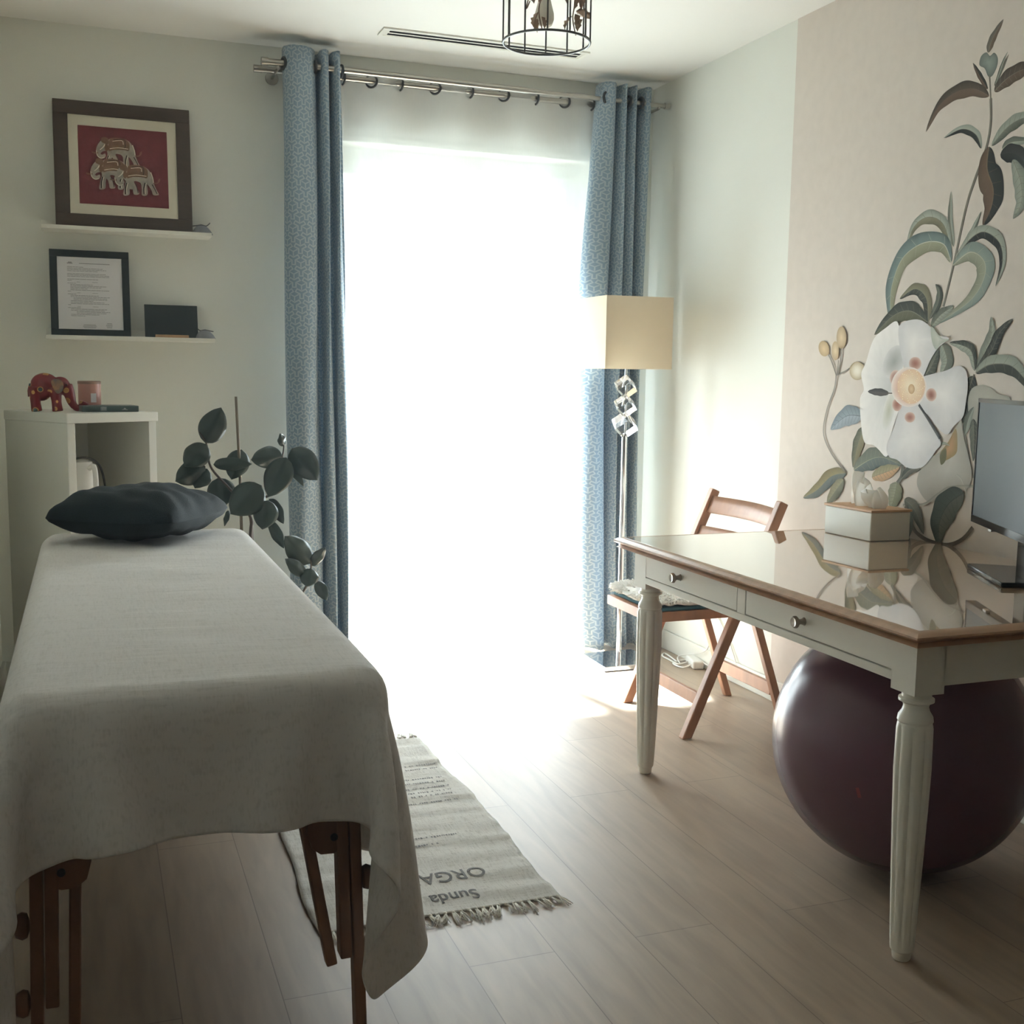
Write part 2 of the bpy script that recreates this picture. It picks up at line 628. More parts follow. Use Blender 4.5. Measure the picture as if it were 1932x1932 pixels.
struct(MB().box((-1.5, YB+T+.002, -.12), (4.5, 9.0, -.04)).build('floor_bounce_slab', mat('bounce_slab_grey', (96, 98, 92), .9, var=.05), loc=(1.5, 5, -.04)))  # unseen slab, added outside to bounce sunlight up into the room

# added haze volume, standing in for lens glare around the window
def make_glare_haze():
    M = bpy.data.materials.new('glare_scatter')
    M.use_nodes = True
    k = NT(M)
    k.t.nodes.clear()
    out = k.n('ShaderNodeOutputMaterial')
    v = k.n('ShaderNodeVolumeScatter')
    v.inputs['Color'].default_value = (.9, .95, 1, 1)
    v.inputs['Density'].default_value = GLARE_DENSITY
    v.inputs['Anisotropy'].default_value = .65
    k.l(v.outputs[0], out.inputs['Volume'])
    return M
GLARE_DENSITY = .04
hz = MB().box((XL-.1, YF-.1, -.05), (XR+.1, YB+T-.01, HT+.05)).build('glare_haze', make_glare_haze(), loc=(1, 1, 0))
struct(hz)

# window: two glazed leaves, fixed frame, shutter box with a trickle vent above
win = bpy.data.objects.new('window_1', None)
COL.objects.link(win)
win.location = (1.533, 4.8, 0)
ORG[win] = Vector((1.533, 4.8, 0))
win['kind'] = 'structure'
fr = MB()
fr.box((WX0, 4.86, .0), (WX0+.05, 4.915, WZ)).box((WX1-.05, 4.86, 0), (WX1, 4.915, WZ)).box((WX0+.05, 4.86, WZ-.055), (WX1-.05, 4.915, WZ)).box((WX0+.05, 4.86, 0), (WX1-.05, 4.915, .03))
fr.build('window_frame', M_pvc, win, bevel=.004)
for x0, x1 in ((WX0+.05, 1.533), (1.533, WX1-.05)):
    lf = MB()
    z0, z1, e = .032, WZ-.057, .055
    lf.box((x0, 4.845, z0), (x0+e, 4.905, z1)).box((x1-e, 4.845, z0), (x1, 4.905, z1)).box((x0+e, 4.845, z1-e), (x1-e, 4.905, z1)).box((x0+e, 4.845, z0), (x1-e, 4.905, z0+.09))
    so_ = lf.build('window_leaf', M_pvc, win, bevel=.005)
    MB().box((x0+e-.004, 4.873, z0+.088), (x1-e+.004, 4.877, z1-e+.004)).build('pane', M_pane, so_)
hb = MB().box((1.543, 4.825, 1.0), (1.563, 4.845, 1.10)).tube([(1.553, 4.82, 1.05), (1.553, 4.82, .94)], .008)
hb.build('handle', M_pvc, win)
MB().box((WX0, 4.722, 0), (WX1, 4.858, .006)).build('bounce_threshold', mat('bounce_pale', (222, 220, 212), .7, var=.04), win)  # pale strip added to throw sunlight upward behind the sheer curtain
sb = MB().box((WX0-.02, 4.700, 2.19), (WX1+.02, 4.7185, 2.43))
sb.build('shutter_box', M_pvc, win, bevel=.006)
MB().box((WX0-.03, 4.690, 2.155), (WX1+.03, 4.7185, 2.186)).build('shutter_ledge', M_pvc, win, bevel=.006)
MB().box((1.29, 4.692, 2.265), (1.75, 4.7005, 2.285)).build('trickle_vent', M_plastic, win, bevel=.003)

# ------------------------------------------------------------------ printed mural on the right wall
def make_mural_mat():
    M = bpy.data.materials.new('mural_print')
    M.use_nodes = True
    k = NT(M)
    b = M.node_tree.nodes['Principled BSDF']
    at_ = k.n('ShaderNodeVertexColor')
    at_.layer_name = 'print'
    tc = k.n('ShaderNodeTexCoord')
    nz = k.n('ShaderNodeTexNoise')
    nz.inputs['Scale'].default_value = 26
    nz.inputs['Detail'].default_value = 6
    k.l(tc.outputs['Object'], nz.inputs['Vector'])
    rp = k.n('ShaderNodeValToRGB')
    rp.color_ramp.elements[0].color = (.86, .86, .86, 1)
    rp.color_ramp.elements[1].color = (1.04, 1.04, 1.04, 1)
    rp.color_ramp.elements[0].position = .3
    rp.color_ramp.elements[1].position = .7
    k.l(nz.outputs[0], rp.inputs[0])
    mx = k.n('ShaderNodeMix', data_type='RGBA', blend_type='MULTIPLY')
    mx.inputs['Factor'].default_value = .35
    k.l(at_.outputs[0], mx.inputs['A'])
    k.l(rp.outputs[0], mx.inputs['B'])
    k.l(mx.outputs['Result'], b.inputs['Base Color'])
    b.inputs['Roughness'].default_value = .85
    b.inputs['Specular IOR Level'].default_value = .25
    return M

class Mural:
    def __init__(s):
        s.v, s.f, s.c, s.layer = [], [], [], 1
        s.k, s.ox, s.oy = 1, 0, 0
    def tile(s, k, ox, oy):
        s.k, s.ox, s.oy = k, ox, oy
    def P(s, p):
        q = at(s.ox+p[0]*s.k, s.oy+p[1]*s.k, X=XR-.002)
        return Vector((q.y, q.z))
    def put(s, pts, faces, cols):
        o = len(s.v)
        x = XR-.002-.000006*s.layer
        for p in pts:
            s.v.append((x, p.x, p.y))
        for f in faces:
            s.f.append([i+o for i in f])
        s.c += [(*lin(c), 1) for c in cols]
        s.layer += 1
    def strip(s, L, R, cl, cr):
        n = len(L)
        s.put(L+R, [(i, i+1, n+i+1, n+i) for i in range(n-1)], [cl]*n+[cr]*n)
    def leaf(s, spine, hw, ca, cb, vein=(150, 148, 132), tip=.9, dens=10):
        sp = spline([s.P(p).to_3d() for p in spine], dens)
        sp = [p.to_2d() for p in sp]
        hw = hw*s.k/F*4.3
        n = len(sp)
        A, B, C = [], [], []
        for i, p in enumerate(sp):
            t = i/(n-1)
            d = (sp[min(i+1, n-1)]-sp[max(i-1, 0)]).normalized()
            nn = Vector((-d.y, d.x))
            w_ = hw*(math.sin(math.pi*min(1, t**tip))**.8)*(1-.25*t) if 0 < t < 1 else 0
            w_ *= 1+.06*math.sin(t*23+hw*900)
            A.append(p+nn*w_); B.append(p-nn*w_)
        s.strip(A, sp, tuple(int(v*.82) for v in ca), ca)
        s.strip(sp, B, cb, tuple(int(v*.86) for v in cb))
        if vein:
            s.line2(sp, max(.0012, hw*.045), vein, taper=True)
            if hw > .018:
                for i in range(2, n-3, max(2, n//8)):
                    for E in (A, B):
                        j = min(n-1, i+2)
                        s.line2([sp[i], sp[i].lerp(E[j], .8)], .0006, tuple(int(v*.9) for v in vein))
    def line2(s, sp, w_, col, taper=False):
        n = len(sp)
        L, R = [], []
        for i, p in enumerate(sp):
            d = (sp[min(i+1, n-1)]-sp[max(i-1, 0)]).normalized()
            nn = Vector((-d.y, d.x))
            ww = w_*(1-.8*i/(n-1)) if taper else w_
            L.append(p+nn*ww); R.append(p-nn*ww)
        s.strip(L, R, col, tuple(int(v*.8) for v in col))
    def line(s, pts, w_, col):
        sp = [p.to_2d() for p in spline([s.P(p).to_3d() for p in pts], 10)]
        s.line2(sp, w_*s.k/F*4.4/2, col)
    def blob(s, pts, edge, mid, c=None, rings=6, pw=1.0, dens=5):
        E = [p.to_2d() for p in spline([s.P(p).to_3d() for p in pts], dens, closed=True)]
        cc = s.P(c) if c else sum(E, Vector((0, 0)))/len(E)
        n = len(E)
        P_, C_, Fs = [cc], [mid], []
        for r in range(1, rings+1):
            t = r/rings
            for i, e in enumerate(E):
                P_.append(cc.lerp(e, t))
                wob = 1+.008*math.sin(i*1.7)*t
                C_.append(tuple(max(0, min(255, (m_*(1-t**pw)+g*t**pw)*wob)) for m_, g in zip(mid, edge)))
        for i in range(n):
            Fs.append((0, 1+i, 1+(i+1) % n))
        for r in range(rings-1):
            for i in range(n):
                a, b_ = 1+r*n, 1+(r+1)*n
                Fs.append((a+i, b_+i, b_+(i+1) % n, a+(i+1) % n))
        s.put(P_, Fs, C_)
    def oval(s, c, rx, ry, edge, mid, rot=0, pw=1.0):
        s.blob([(c[0]+rx*math.cos(t)*math.cos(rot)-ry*math.sin(t)*math.sin(rot), c[1]+rx*math.cos(t)*math.sin(rot)+ry*math.sin(t)*math.cos(rot)) for t in [2*math.pi*i/10 for i in range(10)]], edge, mid, pw=pw, dens=3)

U = Mural()
BASE = (208, 198, 188)
yw = 3.608
U.layer = 0
U.put([Vector((yw, .085)), Vector((yw, HT)), Vector((YF, HT)), Vector((YF, .085))], [(0, 1, 2, 3)], [BASE]*4)
DK, DK2, MID, PAL, BRN, OLV, GRB, STM = (78, 82, 76), (58, 62, 60), (112, 118, 108), (164, 170, 158), (112, 94, 80), (134, 130, 108), (120, 136, 134), (136, 132, 120)
U.tile(.33138, 1480, 0)
U.line([(1175, 560), (1175, 700), (1150, 840), (1085, 1020), (1035, 1180), (965, 1500), (905, 1745)], 15, STM)
U.line([(1180, 565), (1179, 700), (1156, 840), (1092, 1020), (1041, 1180), (970, 1500), (909, 1745)], 4, (80, 72, 64))
U.leaf([(1160, 300), (1185, 220), (1248, 108)], 24, BRN, (110, 106, 98))
U.blob([(1120, 320), (1150, 298), (1170, 318), (1195, 300), (1215, 330), (1210, 380), (1185, 430), (1160, 435), (1140, 390), (1110, 370)], (110, 118, 112), (146, 154, 146))
U.line([(1168, 430), (1172, 500), (1175, 570)], 8, STM)
U.leaf([(1158, 508), (1112, 430), (1073, 358)], 14, DK2, BRN, None)
U.leaf([(1195, 490), (1235, 400), (1278, 308)], 11, MID, BRN, None)
U.leaf([(1198, 485), (1238, 370), (1272, 293)], 8, PAL, MID, None)
U.leaf([(1165, 548), (1080, 508), (980, 525), (880, 605), (805, 752)], 40, (92, 84, 74), BRN, (130, 112, 98))
U.leaf([(1195, 520), (1270, 445), (1364, 395), (1450, 400)], 42, BRN, (90, 80, 72))
U.leaf([(1122, 845), (1090, 765), (1010, 735), (908, 785)], 24, PAL, DK2)
U.leaf([(1180, 830), (1270, 725), (1364, 670), (1460, 660)], 36, MID, PAL)
U.leaf([(1240, 845), (1300, 808), (1420, 800)], 24, PAL, MID)
U.leaf([(1165, 835), (1155, 960), (1190, 1080), (1175, 1190), (1130, 1285)], 72, (112, 92, 76), DK2, (132, 116, 96))
U.leaf([(1230, 880), (1320, 880), (1440, 1000)], 44, DK2, (70, 72, 70), None)
U.leaf([(1300, 910), (1345, 1030), (1350, 1150), (1303, 1247)], 44, PAL, (146, 152, 140))
U.leaf([(965, 1405), (945, 1250), (950, 1088)], 19, PAL, (122, 124, 112))
U.leaf([(1005, 1420), (1070, 1320), (1122, 1203)], 18, MID, PAL)
U.leaf([(950, 1420), (905, 1275), (820, 1235), (740, 1290), (690, 1420)], 36, PAL, OLV)
U.leaf([(950, 1495), (905, 1390), (790, 1385), (675, 1470), (615, 1620), (605, 1760), (622, 1868)], 60, GRB, (150, 150, 126), (200, 200, 184))
U.leaf([(975, 1470), (1060, 1360), (1140, 1320), (1225, 1380), (1243, 1500), (1203, 1632)], 34, DK2, PAL)
U.leaf([(960, 1510), (1060, 1435), (1140, 1490), (1132, 1600), (1050, 1720), (865, 1848)], 58, (158, 160, 140), (144, 156, 148), (200, 200, 180))
U.leaf([(820, 1835), (810, 1700), (745, 1645), (658, 1702)], 38, OLV, DK)
U.leaf([(830, 1815), (875, 1730), (885, 1660), (862, 1618)], 24, DK, MID)
U.leaf([(820, 1838), (720, 1772), (620, 1800), (513, 1907)], 54, DK, (106, 106, 88))
U.leaf([(838, 1860), (890, 1795), (968, 1742)], 32, PAL, MID)
U.tile(.31065, 1480, 560)
U.line([(1155, 470), (1130, 560), (1108, 700), (1100, 830), (1120, 960), (1150, 1100)], 10, STM)
U.leaf([(1150, 480), (1115, 600), (1085, 770)], 48, DK, DK2)
U.leaf([(960, 285), (990, 390), (950, 480)], 48, PAL, MID)
U.leaf([(835, 500), (890, 430), (940, 320)], 48, DK, MID)
U.blob([(1140, 560), (1200, 535), (1260, 555), (1300, 590), (1370, 612), (1382, 690), (1250, 760), (1140, 760), (1118, 640)], (168, 166, 156), (188, 186, 176))
U.leaf([(1170, 455), (1220, 330), (1262, 220), (1258, 120)], 34, PAL, (140, 146, 134))
U.leaf([(1172, 442), (1260, 330), (1310, 220), (1392, 133)], 34, DK2, DK)
U.leaf([(1165, 462), (1250, 412), (1370, 415), (1455, 490), (1520, 600)], 48, DK, PAL)
U.leaf([(1160, 450), (1140, 335), (1080, 295), (1005, 280)], 32, DK, PAL)
U.leaf([(1100, 835), (1120, 745), (1155, 668)], 26, PAL, MID)
U.leaf([(1150, 740), (1155, 860), (1150, 1000)], 30, MID, DK)
# hanging flower behind
U.blob([(950, 940), (1000, 880), (1050, 790), (1078, 745), (1092, 850), (1120, 960), (1142, 1090), (1100, 1175), (1000, 1190), (940, 1235), (880, 1245), (835, 1200), (808, 1120), (850, 1010)], (172, 168, 158), (200, 196, 188), (1000, 1050))
U.blob([(1000, 880), (1045, 800), (1055, 900), (1040, 960), (960, 1000), (950, 950)], (150, 132, 96), (190, 148, 112))
U.blob([(950, 960), (985, 920), (985, 990), (955, 1020)], (120, 118, 92), (110, 106, 80))
U.leaf([(945, 900), (975, 890), (1010, 905)], 8, PAL, PAL, None)
U.line([(1050, 1080), (1080, 1110), (1105, 1180)], 8, (206, 204, 194))
# main flower leaves
U.leaf([(475, 725), (380, 725), (283, 805)], 62, (148, 160, 166), (166, 176, 182), (120, 128, 132))
U.leaf([(490, 790), (450, 900), (420, 1038)], 50, (112, 114, 98), (138, 130, 104))
U.leaf([(425, 1050), (520, 990), (600, 975), (715, 1022)], 66, (112, 122, 120), (120, 126, 114), (176, 174, 150))
U.leaf([(535, 1095), (620, 1065), (702, 1035)], 44, (204, 168, 132), (166, 160, 130))
U.leaf([(380, 1070), (290, 1090), (200, 1175), (118, 1220)], 52, (150, 138, 104), (108, 116, 114))
U.leaf([(365, 1110), (310, 1185), (262, 1255)], 48, (154, 148, 122), (120, 122, 106))
U.leaf([(690, 1125), (675, 1200), (650, 1290)], 60, (160, 160, 138), (136, 138, 112))
U.line([(690, 1130), (715, 1090), (725, 1010)], 20, (120, 120, 112))
U.leaf([(715, 1105), (770, 1050), (835, 1045)], 26, (112, 112, 104), DK)
U.line([(725, 1265), (850, 1260), (930, 1205), (1010, 1158), (1150, 1150)], 13, (184, 180, 168))
U.leaf([(735, 1228), (800, 1300), (852, 1442)], 42, (106, 106, 94), (120, 116, 102))
U.leaf([(1095, 1188), (1000, 1260), (945, 1380), (945, 1510)], 86, (86, 94, 88), (104, 106, 96), (80, 84, 80))
U.line([(740, 1270), (765, 1330), (790, 1410), (850, 1465), (930, 1497), (1010, 1505), (1090, 1470), (1150, 1400)], 20, (120, 110, 98))
U.leaf([(758, 1260), (772, 1380), (755, 1475)], 20, DK, MID, None)
# buds on the left
for L_ in ([(375, 1065), (290, 950), (243, 830), (262, 690), (308, 560), (320, 470)], [(320, 475), (295, 400), (272, 350)], [(324, 475), (335, 385)], [(328, 475), (348, 380), (352, 310)], [(322, 475), (370, 455), (402, 435)]):
    U.line(L_, 9, (150, 144, 134))
U.oval((352, 248), 30, 68, (172, 152, 122), (220, 200, 170))
U.oval((245, 315), 32, 48, (172, 150, 116), (216, 194, 160), -.2)
U.oval((315, 328), 23, 58, (176, 154, 122), (222, 204, 174))
U.oval((448, 450), 47, 56, (170, 152, 118), (232, 226, 212), pw=2)
# main flower: petals, blotches, stamens
WH, WS = (238, 234, 230), (206, 204, 204)
U.blob([(690, 150), (620, 190), (560, 240), (530, 300), (500, 400), (472, 470), (488, 560), (470, 600), (464, 640), (470, 760), (490, 880), (545, 900), (575, 925), (630, 970), (655, 830), (700, 690), (735, 560), (730, 440), (712, 260)], WH, (196, 196, 194), (650, 520), pw=.8)
U.oval((672, 395), 62, 105, (212, 210, 208), (150, 152, 148), .35)
U.oval((640, 690), 34, 120, (222, 220, 216), (186, 186, 168), .2)
U.blob([(700, 190), (740, 150), (820, 138), (880, 170), (920, 230), (1005, 250), (940, 310), (890, 390), (840, 495), (770, 520), (738, 440), (705, 300)], WS, WH, (790, 260))
U.blob([(900, 180), (960, 250), (1010, 258), (960, 285), (925, 320), (900, 260)], (170, 176, 164), (206, 206, 196))
U.blob([(830, 505), (900, 470), (980, 450), (1060, 420), (1108, 450), (1120, 540), (1108, 640), (1090, 730), (1040, 780), (995, 835), (940, 800), (880, 720), (815, 640)], WS, WH, (980, 600))
U.blob([(720, 655), (820, 655), (880, 760), (955, 880), (925, 935), (850, 1030), (760, 1040), (690, 990), (640, 970), (628, 900), (672, 790)], WS, WH, (790, 850))
U.line([(822, 655), (880, 745), (950, 862)], 14, (96, 98, 98))
U.leaf([(640, 586), (570, 578), (512, 575)], 22, (80, 80, 80), (96, 92, 90), None)
U.line([(690, 585), (630, 586)], 6, (120, 112, 104))
for c, rx, ry in (((800, 405), 38, 40), ((682, 495), 36, 50), ((898, 595), 32, 40), ((768, 732), 32, 32), ((690, 655), 30, 40)):
    U.oval(c, rx, ry, (214, 192, 180), (148, 98, 84), pw=1.6)
U.oval((762, 548), 108, 122, (230, 222, 216), (212, 150, 120), pw=1.8)
U.oval((776, 545), 84, 106, (226, 192, 160), (240, 228, 204))
for i in range(46):
    t = i*2.399
    rr = 1-.55*(i % 5)/5
    U.oval((776+80*rr*math.cos(t), 545+100*rr*math.sin(t)), 5, 6, (224, 190, 150), (248, 240, 220))
U.oval((778, 560), 20, 30, (196, 160, 120), (222, 196, 160))
me = bpy.data.meshes.new('wall_mural')
me.from_pydata([(v[0]-XR, v[1]-2.5, v[2]-.085) for v in U.v], [], U.f)
ca = me.color_attributes.new('print', 'FLOAT_COLOR', 'POINT')
for i, c in enumerate(U.c):
    ca.data[i].color = c
me.materials.append(make_mural_mat())
mo = bpy.data.objects.new('wall_mural', me)
mo.location = (XR, 2.5, .085)
COL.objects.link(mo)
tag(mo, 'pinkish beige wall mural printed with tall leafy branch and large white flower', 'mural')

# ------------------------------------------------------------------ curtains and rods
YR1, YR2 = 4.55, 4.622
ZR1 = at(485, 112, Y=YR1).z-.004
rod = thing('curtain_rod', (1.5, YR1, ZR1), 'double brushed steel curtain rod across the window top', 'curtain rod')
a_, b_ = Vector((.66, YR1, ZR1)), Vector((2.405, YR1, ZR1-.006))
MB().tube([a_, (1.75, YR1, ZR1-.004)], .0125, 14).build('front_tube', M_steel, rod, smooth=True, angle=40)
MB().tube([(1.7, YR1, ZR1-.004), b_], .0095, 14).build('front_tube_end', M_steel, rod, smooth=True, angle=40)
MB().tube([b_+Vector((-.018, 0, 0)), b_+Vector((.004, 0, 0))], .014, 14).build('end_cap', M_steel, rod, smooth=True, angle=40)
MB().tube([(.64, YR2, ZR1-.012), (2.3, YR2, ZR1-.016)], .0115, 14).build('rear_tube', M_steel, rod, smooth=True, angle=40)
MB().tube([(.636, YR2, ZR1-.012), (.668, YR2, ZR1-.012)], .0145, 14).build('end_cap', M_steel, rod, smooth=True, angle=40)
MB().tube([(.656, YR1, ZR1), (.682, YR1, ZR1)], .0155, 14).build('end_cap', M_steel, rod, smooth=True, angle=40)
for x in (.72, 2.36):
    MB().tube([(x, YR1, ZR1-.02), (x, YB-.002, ZR1-.02)], .006, 8).tube([(x, YB-.012, ZR1-.02), (x, YB-.002, ZR1-.02)], .026, 16).tube([(x, YR1, ZR1-.022), (x, YR1, ZR1-.008)], .007, 8).build('bracket', M_steel, rod, smooth=True, angle=40)

def drape(name, top, bot, zt, zb, label, mid=None, nz=60):
    """pleated cloth between a plan curve at the top and one at the bottom"""
    n = 14
    A = spline([(x, y, 0) for x, y in top], n)
    B = spline([(x, y, 0) for x, y in bot], n)
    C = spline([(x, y, 0) for x, y in mid], n) if mid else None
    N = len(A)
    ln = [0]
    for i in range(1, N):
        ln.append(ln[-1]+(A[i]-A[i-1]).length)
    t = thing(name, (A[N//2].x, YR1, 0), label, 'curtain')
    g = MB()
    def fn(u, v):
        i = min(N-1, round(u*(N-1)))
        if C:
            w0, w1, w2 = (1-v)*(1-2*v), 4*v*(1-v), v*(2*v-1)
            p = A[i]*w0+C[i]*w1+B[i]*w2
        else:
            p = A[i].lerp(B[i], v)
        z = zt+(zb-zt)*v
        p = p+Vector((.004*math.sin(v*9+i*.11), .006*math.sin(v*7+i*.2)*v, 0))
        return (p.x, min(p.y, 4.70), z+(.006*math.sin(i*.25) if v > .98 else 0))
    g.grid(fn, N-1, nz, uvf=lambda u, v: (ln[min(N-1, round(u*(N-1)))], (1-v)*(zt-zb)))
    c = g.build('cloth', M_drape, t, smooth=True)
    md = c.modifiers.new('thick', 'SOLIDIFY')
    md.thickness = .003
    return t, A

def ring(parent, c, nrm, R=.021, r=.006, m=None):
    c, nrm = Vector(c), Vector(nrm).normalized()
    a, b = basis(nrm)
    MB().tube([c+(a*math.cos(t)+b*math.sin(t))*R for t in [2*math.pi*i/24 for i in range(24)]], r, 8, closed=True).build('eyelet', m or M_black, parent, smooth=True)

DT = ZR1+.062
tl_, A = drape('drape', [(.742, 4.60), (.738, 4.54), (.775, 4.505), (.835, 4.515), (.862, 4.56), (.866, 4.615), (.880, 4.60), (.886, 4.54), (.899, 4.52), (.911, 4.55), (.917, 4.61), (.928, 4.60), (.932, 4.545), (.945, 4.522), (.958, 4.55), (.965, 4.61), (.975, 4.615)],
               [(.756, 4.62), (.752, 4.55), (.79, 4.50), (.85, 4.51), (.88, 4.56), (.885, 4.62), (.90, 4.60), (.908, 4.53), (.925, 4.505), (.94, 4.55), (.945, 4.62), (.958, 4.60), (.963, 4.54), (.98, 4.515), (.996, 4.55), (1.0, 4.62), (1.01, 4.63)],
               DT, .012, 'grey blue patterned drape gathered at left side of the window')
ring(tl_, (.741, YR1, ZR1), (1, .25, 0))
ring(tl_, (.864, YR1, ZR1), (1, -.1, 0))
ring(tl_, (.967, YR1+.01, ZR1-.004), (1, .1, 0))
tr_, A = drape('drape', [(2.085, 4.61), (2.078, 4.56), (2.09, 4.53), (2.13, 4.515), (2.155, 4.55), (2.165, 4.60), (2.178, 4.55), (2.195, 4.52), (2.21, 4.56), (2.215, 4.61), (2.228, 4.57), (2.245, 4.53), (2.262, 4.57), (2.266, 4.63), (2.282, 4.60), (2.30, 4.54), (2.325, 4.55), (2.328, 4.60)],
               [(2.05, 4.63), (2.03, 4.56), (2.045, 4.50), (2.10, 4.47), (2.14, 4.52), (2.15, 4.58), (2.165, 4.53), (2.185, 4.48), (2.20, 4.52), (2.205, 4.58), (2.22, 4.53), (2.24, 4.49), (2.255, 4.54), (2.26, 4.60), (2.27, 4.56), (2.285, 4.50), (2.30, 4.52), (2.302, 4.58)],
               DT, .012, 'grey blue patterned drape at right side of the window behind the lamp',
               mid=[(2.03, 4.63), (2.005, 4.58), (2.02, 4.52), (2.08, 4.49), (2.125, 4.53), (2.14, 4.59), (2.155, 4.53), (2.175, 4.50), (2.19, 4.54), (2.195, 4.59), (2.21, 4.55), (2.228, 4.51), (2.245, 4.55), (2.25, 4.62), (2.262, 4.58), (2.278, 4.52), (2.296, 4.535), (2.298, 4.58)])
ring(tr_, (2.098, YR1-.02, ZR1-.004), (.75, -1, 0), .022)
ring(tr_, (2.213, YR1, ZR1-.004), (1, .1, 0))
ring(tr_, (2.272, YR1, ZR1-.004), (1, .1, 0))

sh = thing('sheer_curtain', (1.52, YR2, 0), 'white sheer voile curtain hanging across the bright window', 'curtain')
ex = [.985, 1.102, 1.222, 1.368, 1.521, 1.668, 1.812, 1.945, 2.07]
def sheer(u, v):
    x = .955+u*(2.085-.955)
    # cloth weaves in front of and behind the rear rod between neighbouring eyelets
    ph = np.interp(x, ex, range(len(ex)))*math.pi
    amp = .020*(1-v)+.024*v*(.6+.4*math.sin(x*19))
    y = YR2+math.sin(ph+v*.6*math.sin(x*7))*amp+.004*math.sin(x*60+v*3)*v
    z = ZR1+.024+v*(.012-ZR1-.024)
    if v > .96:
        y -= (v-.96)*1.2*(.5+.5*math.sin(x*11))
    return (x, y, max(z, .008))
sc_ = MB().grid(sheer, 220, 60).build('voile', M_sheer, sh, smooth=True)
for i, x in enumerate(ex):
    s_ = 1 if i % 2 else -1
    ring(sh, (x, YR2, ZR1-.014), (s_*.55 if i % 2 else 1.0, .8 if i % 2 else .22, 0), .024, .0045)

# ------------------------------------------------------------------ ceiling vent and pendant
vt = thing('ceiling_vent', (1.49, 4.33, HT), 'long white slot air vent in the ceiling above the curtains', 'vent')
x0, x1, y0, y1 = 1.07, 1.91, 4.285, 4.385
MB().box((x0, y0, HT-.006), (x1, y0+.012, HT)).box((x0, y1-.012, HT-.006), (x1, y1, HT)).box((x0, y0+.012, HT-.006), (x0+.016, y1-.012, HT)).box((x1-.016, y0+.012, HT-.006), (x1, y1-.012, HT)).build('frame', M_white, vt)
MB().box((x0+.016, y0+.012, HT-.005), (x1-.016, y1-.012, HT)).build('plate', M_white, vt)
for ya in (.024, .058):
    MB().box((x0+.03, y0+ya, HT-.0062), (x1-.03, y0+ya+.018, HT-.0051)).build('slot', M_slot, vt)

pc = Vector((1.232, 3.066, 2.148))
pd = thing('pendant_lamp', (pc.x, pc.y, HT), 'grey wire birdcage pendant lamp with metal leaves hanging from ceiling', 'lamp')
R = .122
circ = lambda z, rr, n=48: [(pc.x+rr*math.cos(2*math.pi*i/n), pc.y+rr*math.sin(2*math.pi*i/n), z) for i in range(n)]
MB().tube(circ(pc.z, R), .0036, 8, closed=True).build('hoop', M_wire, pd, smooth=True)
MB().tube(circ(pc.z+.20, R), .003, 8, closed=True).build('hoop', M_wire, pd, smooth=True)
for i in range(12):
    t = 2*math.pi*(i+.3)/12
    P = [(pc.x+R*math.cos(t), pc.y+R*math.sin(t), pc.z), (pc.x+R*math.cos(t), pc.y+R*math.sin(t), pc.z+.2), (pc.x+R*.8*math.cos(t), pc.y+R*.8*math.sin(t), pc.z+.27), (pc.x+R*.25*math.cos(t), pc.y+R*.25*math.sin(t), pc.z+.31)]
    MB().tube([P[0]]+spline(P[1:], 6), .0024, 6).build('wire', M_wire, pd, smooth=True)
MB().lathe([(.034, 0), (.036, .006), (.036, .02), (.01, .024)], (pc.x, pc.y, pc.z+.305), 20).build('cap', M_wire, pd, smooth=True, angle=40)
MB().tube([(pc.x, pc.y, pc.z+.32), (pc.x, pc.y, HT-.02)], .003, 8).build('cable', M_black, pd)
MB().lathe([(.05, 0), (.05, .018), (.045, .0245)], (pc.x, pc.y, HT-.025), 24).build('ceiling_rose', M_wire, pd, smooth=True, angle=40)
MB().lathe([(.016, .12), (.018, .2), (.018, .3)], (pc.x, pc.y, pc.z), 16).build('socket', M_black, pd, smooth=True, angle=40)
MB().lathe([(.001, .028), (.012, .0295), (.022, .037), (.0275, .052), (.027, .066), (.021, .088), (.016, .108), (.015, .125)], (pc.x-.008, pc.y, pc.z+.01), 24).build('bulb', M_bulb, pd, smooth=True)

def small_leaf(parent, base, d, L, w, m, name='leaf', tw=0):
    d = Vector(d).normalized()
    a, b = basis(d)
    rot = Matrix.Rotation(tw, 3, d)
    a, b = rot @ a, rot @ b
    out = [(-.0, .0), (.35, .18), (.28, .36), (.5, .42), (.3, .62), (.34, .74), (.12, .86), (0, 1), (-.12, .86), (-.34, .74), (-.3, .62), (-.5, .42), (-.28, .36), (-.35, .18)]
    g = MB()
    P = [Vector(base)+a*(x*w)+d*(y*L)+b*(.18*L*abs(x)*2-.1*L*y*y) for x, y in out]
    g.prism(P, b*.0012)
    return g.build(name, m, parent)
vine = [(-.085, -.03, .21, .02), (-.03, -.07, .06, .0), (.088, .01, .2, .0)]
for k, (dx, dy, zt, zz) in enumerate(((-.075, -.045, .16, 0), (-.04, -.05, .17, 1), (.07, -.03, .17, 2))):
    P = spline([(pc.x+dx, pc.y+dy, pc.z+.24), (pc.x+dx+.012, pc.y+dy, pc.z+.15), (pc.x+dx-.006, pc.y+dy-.004, pc.z+.07), (pc.x+dx+.006, pc.y+dy, pc.z+(.02 if k else .09))], 6)
    MB().tube(P, .0018, 6).build('vine', M_rust, pd, smooth=True)
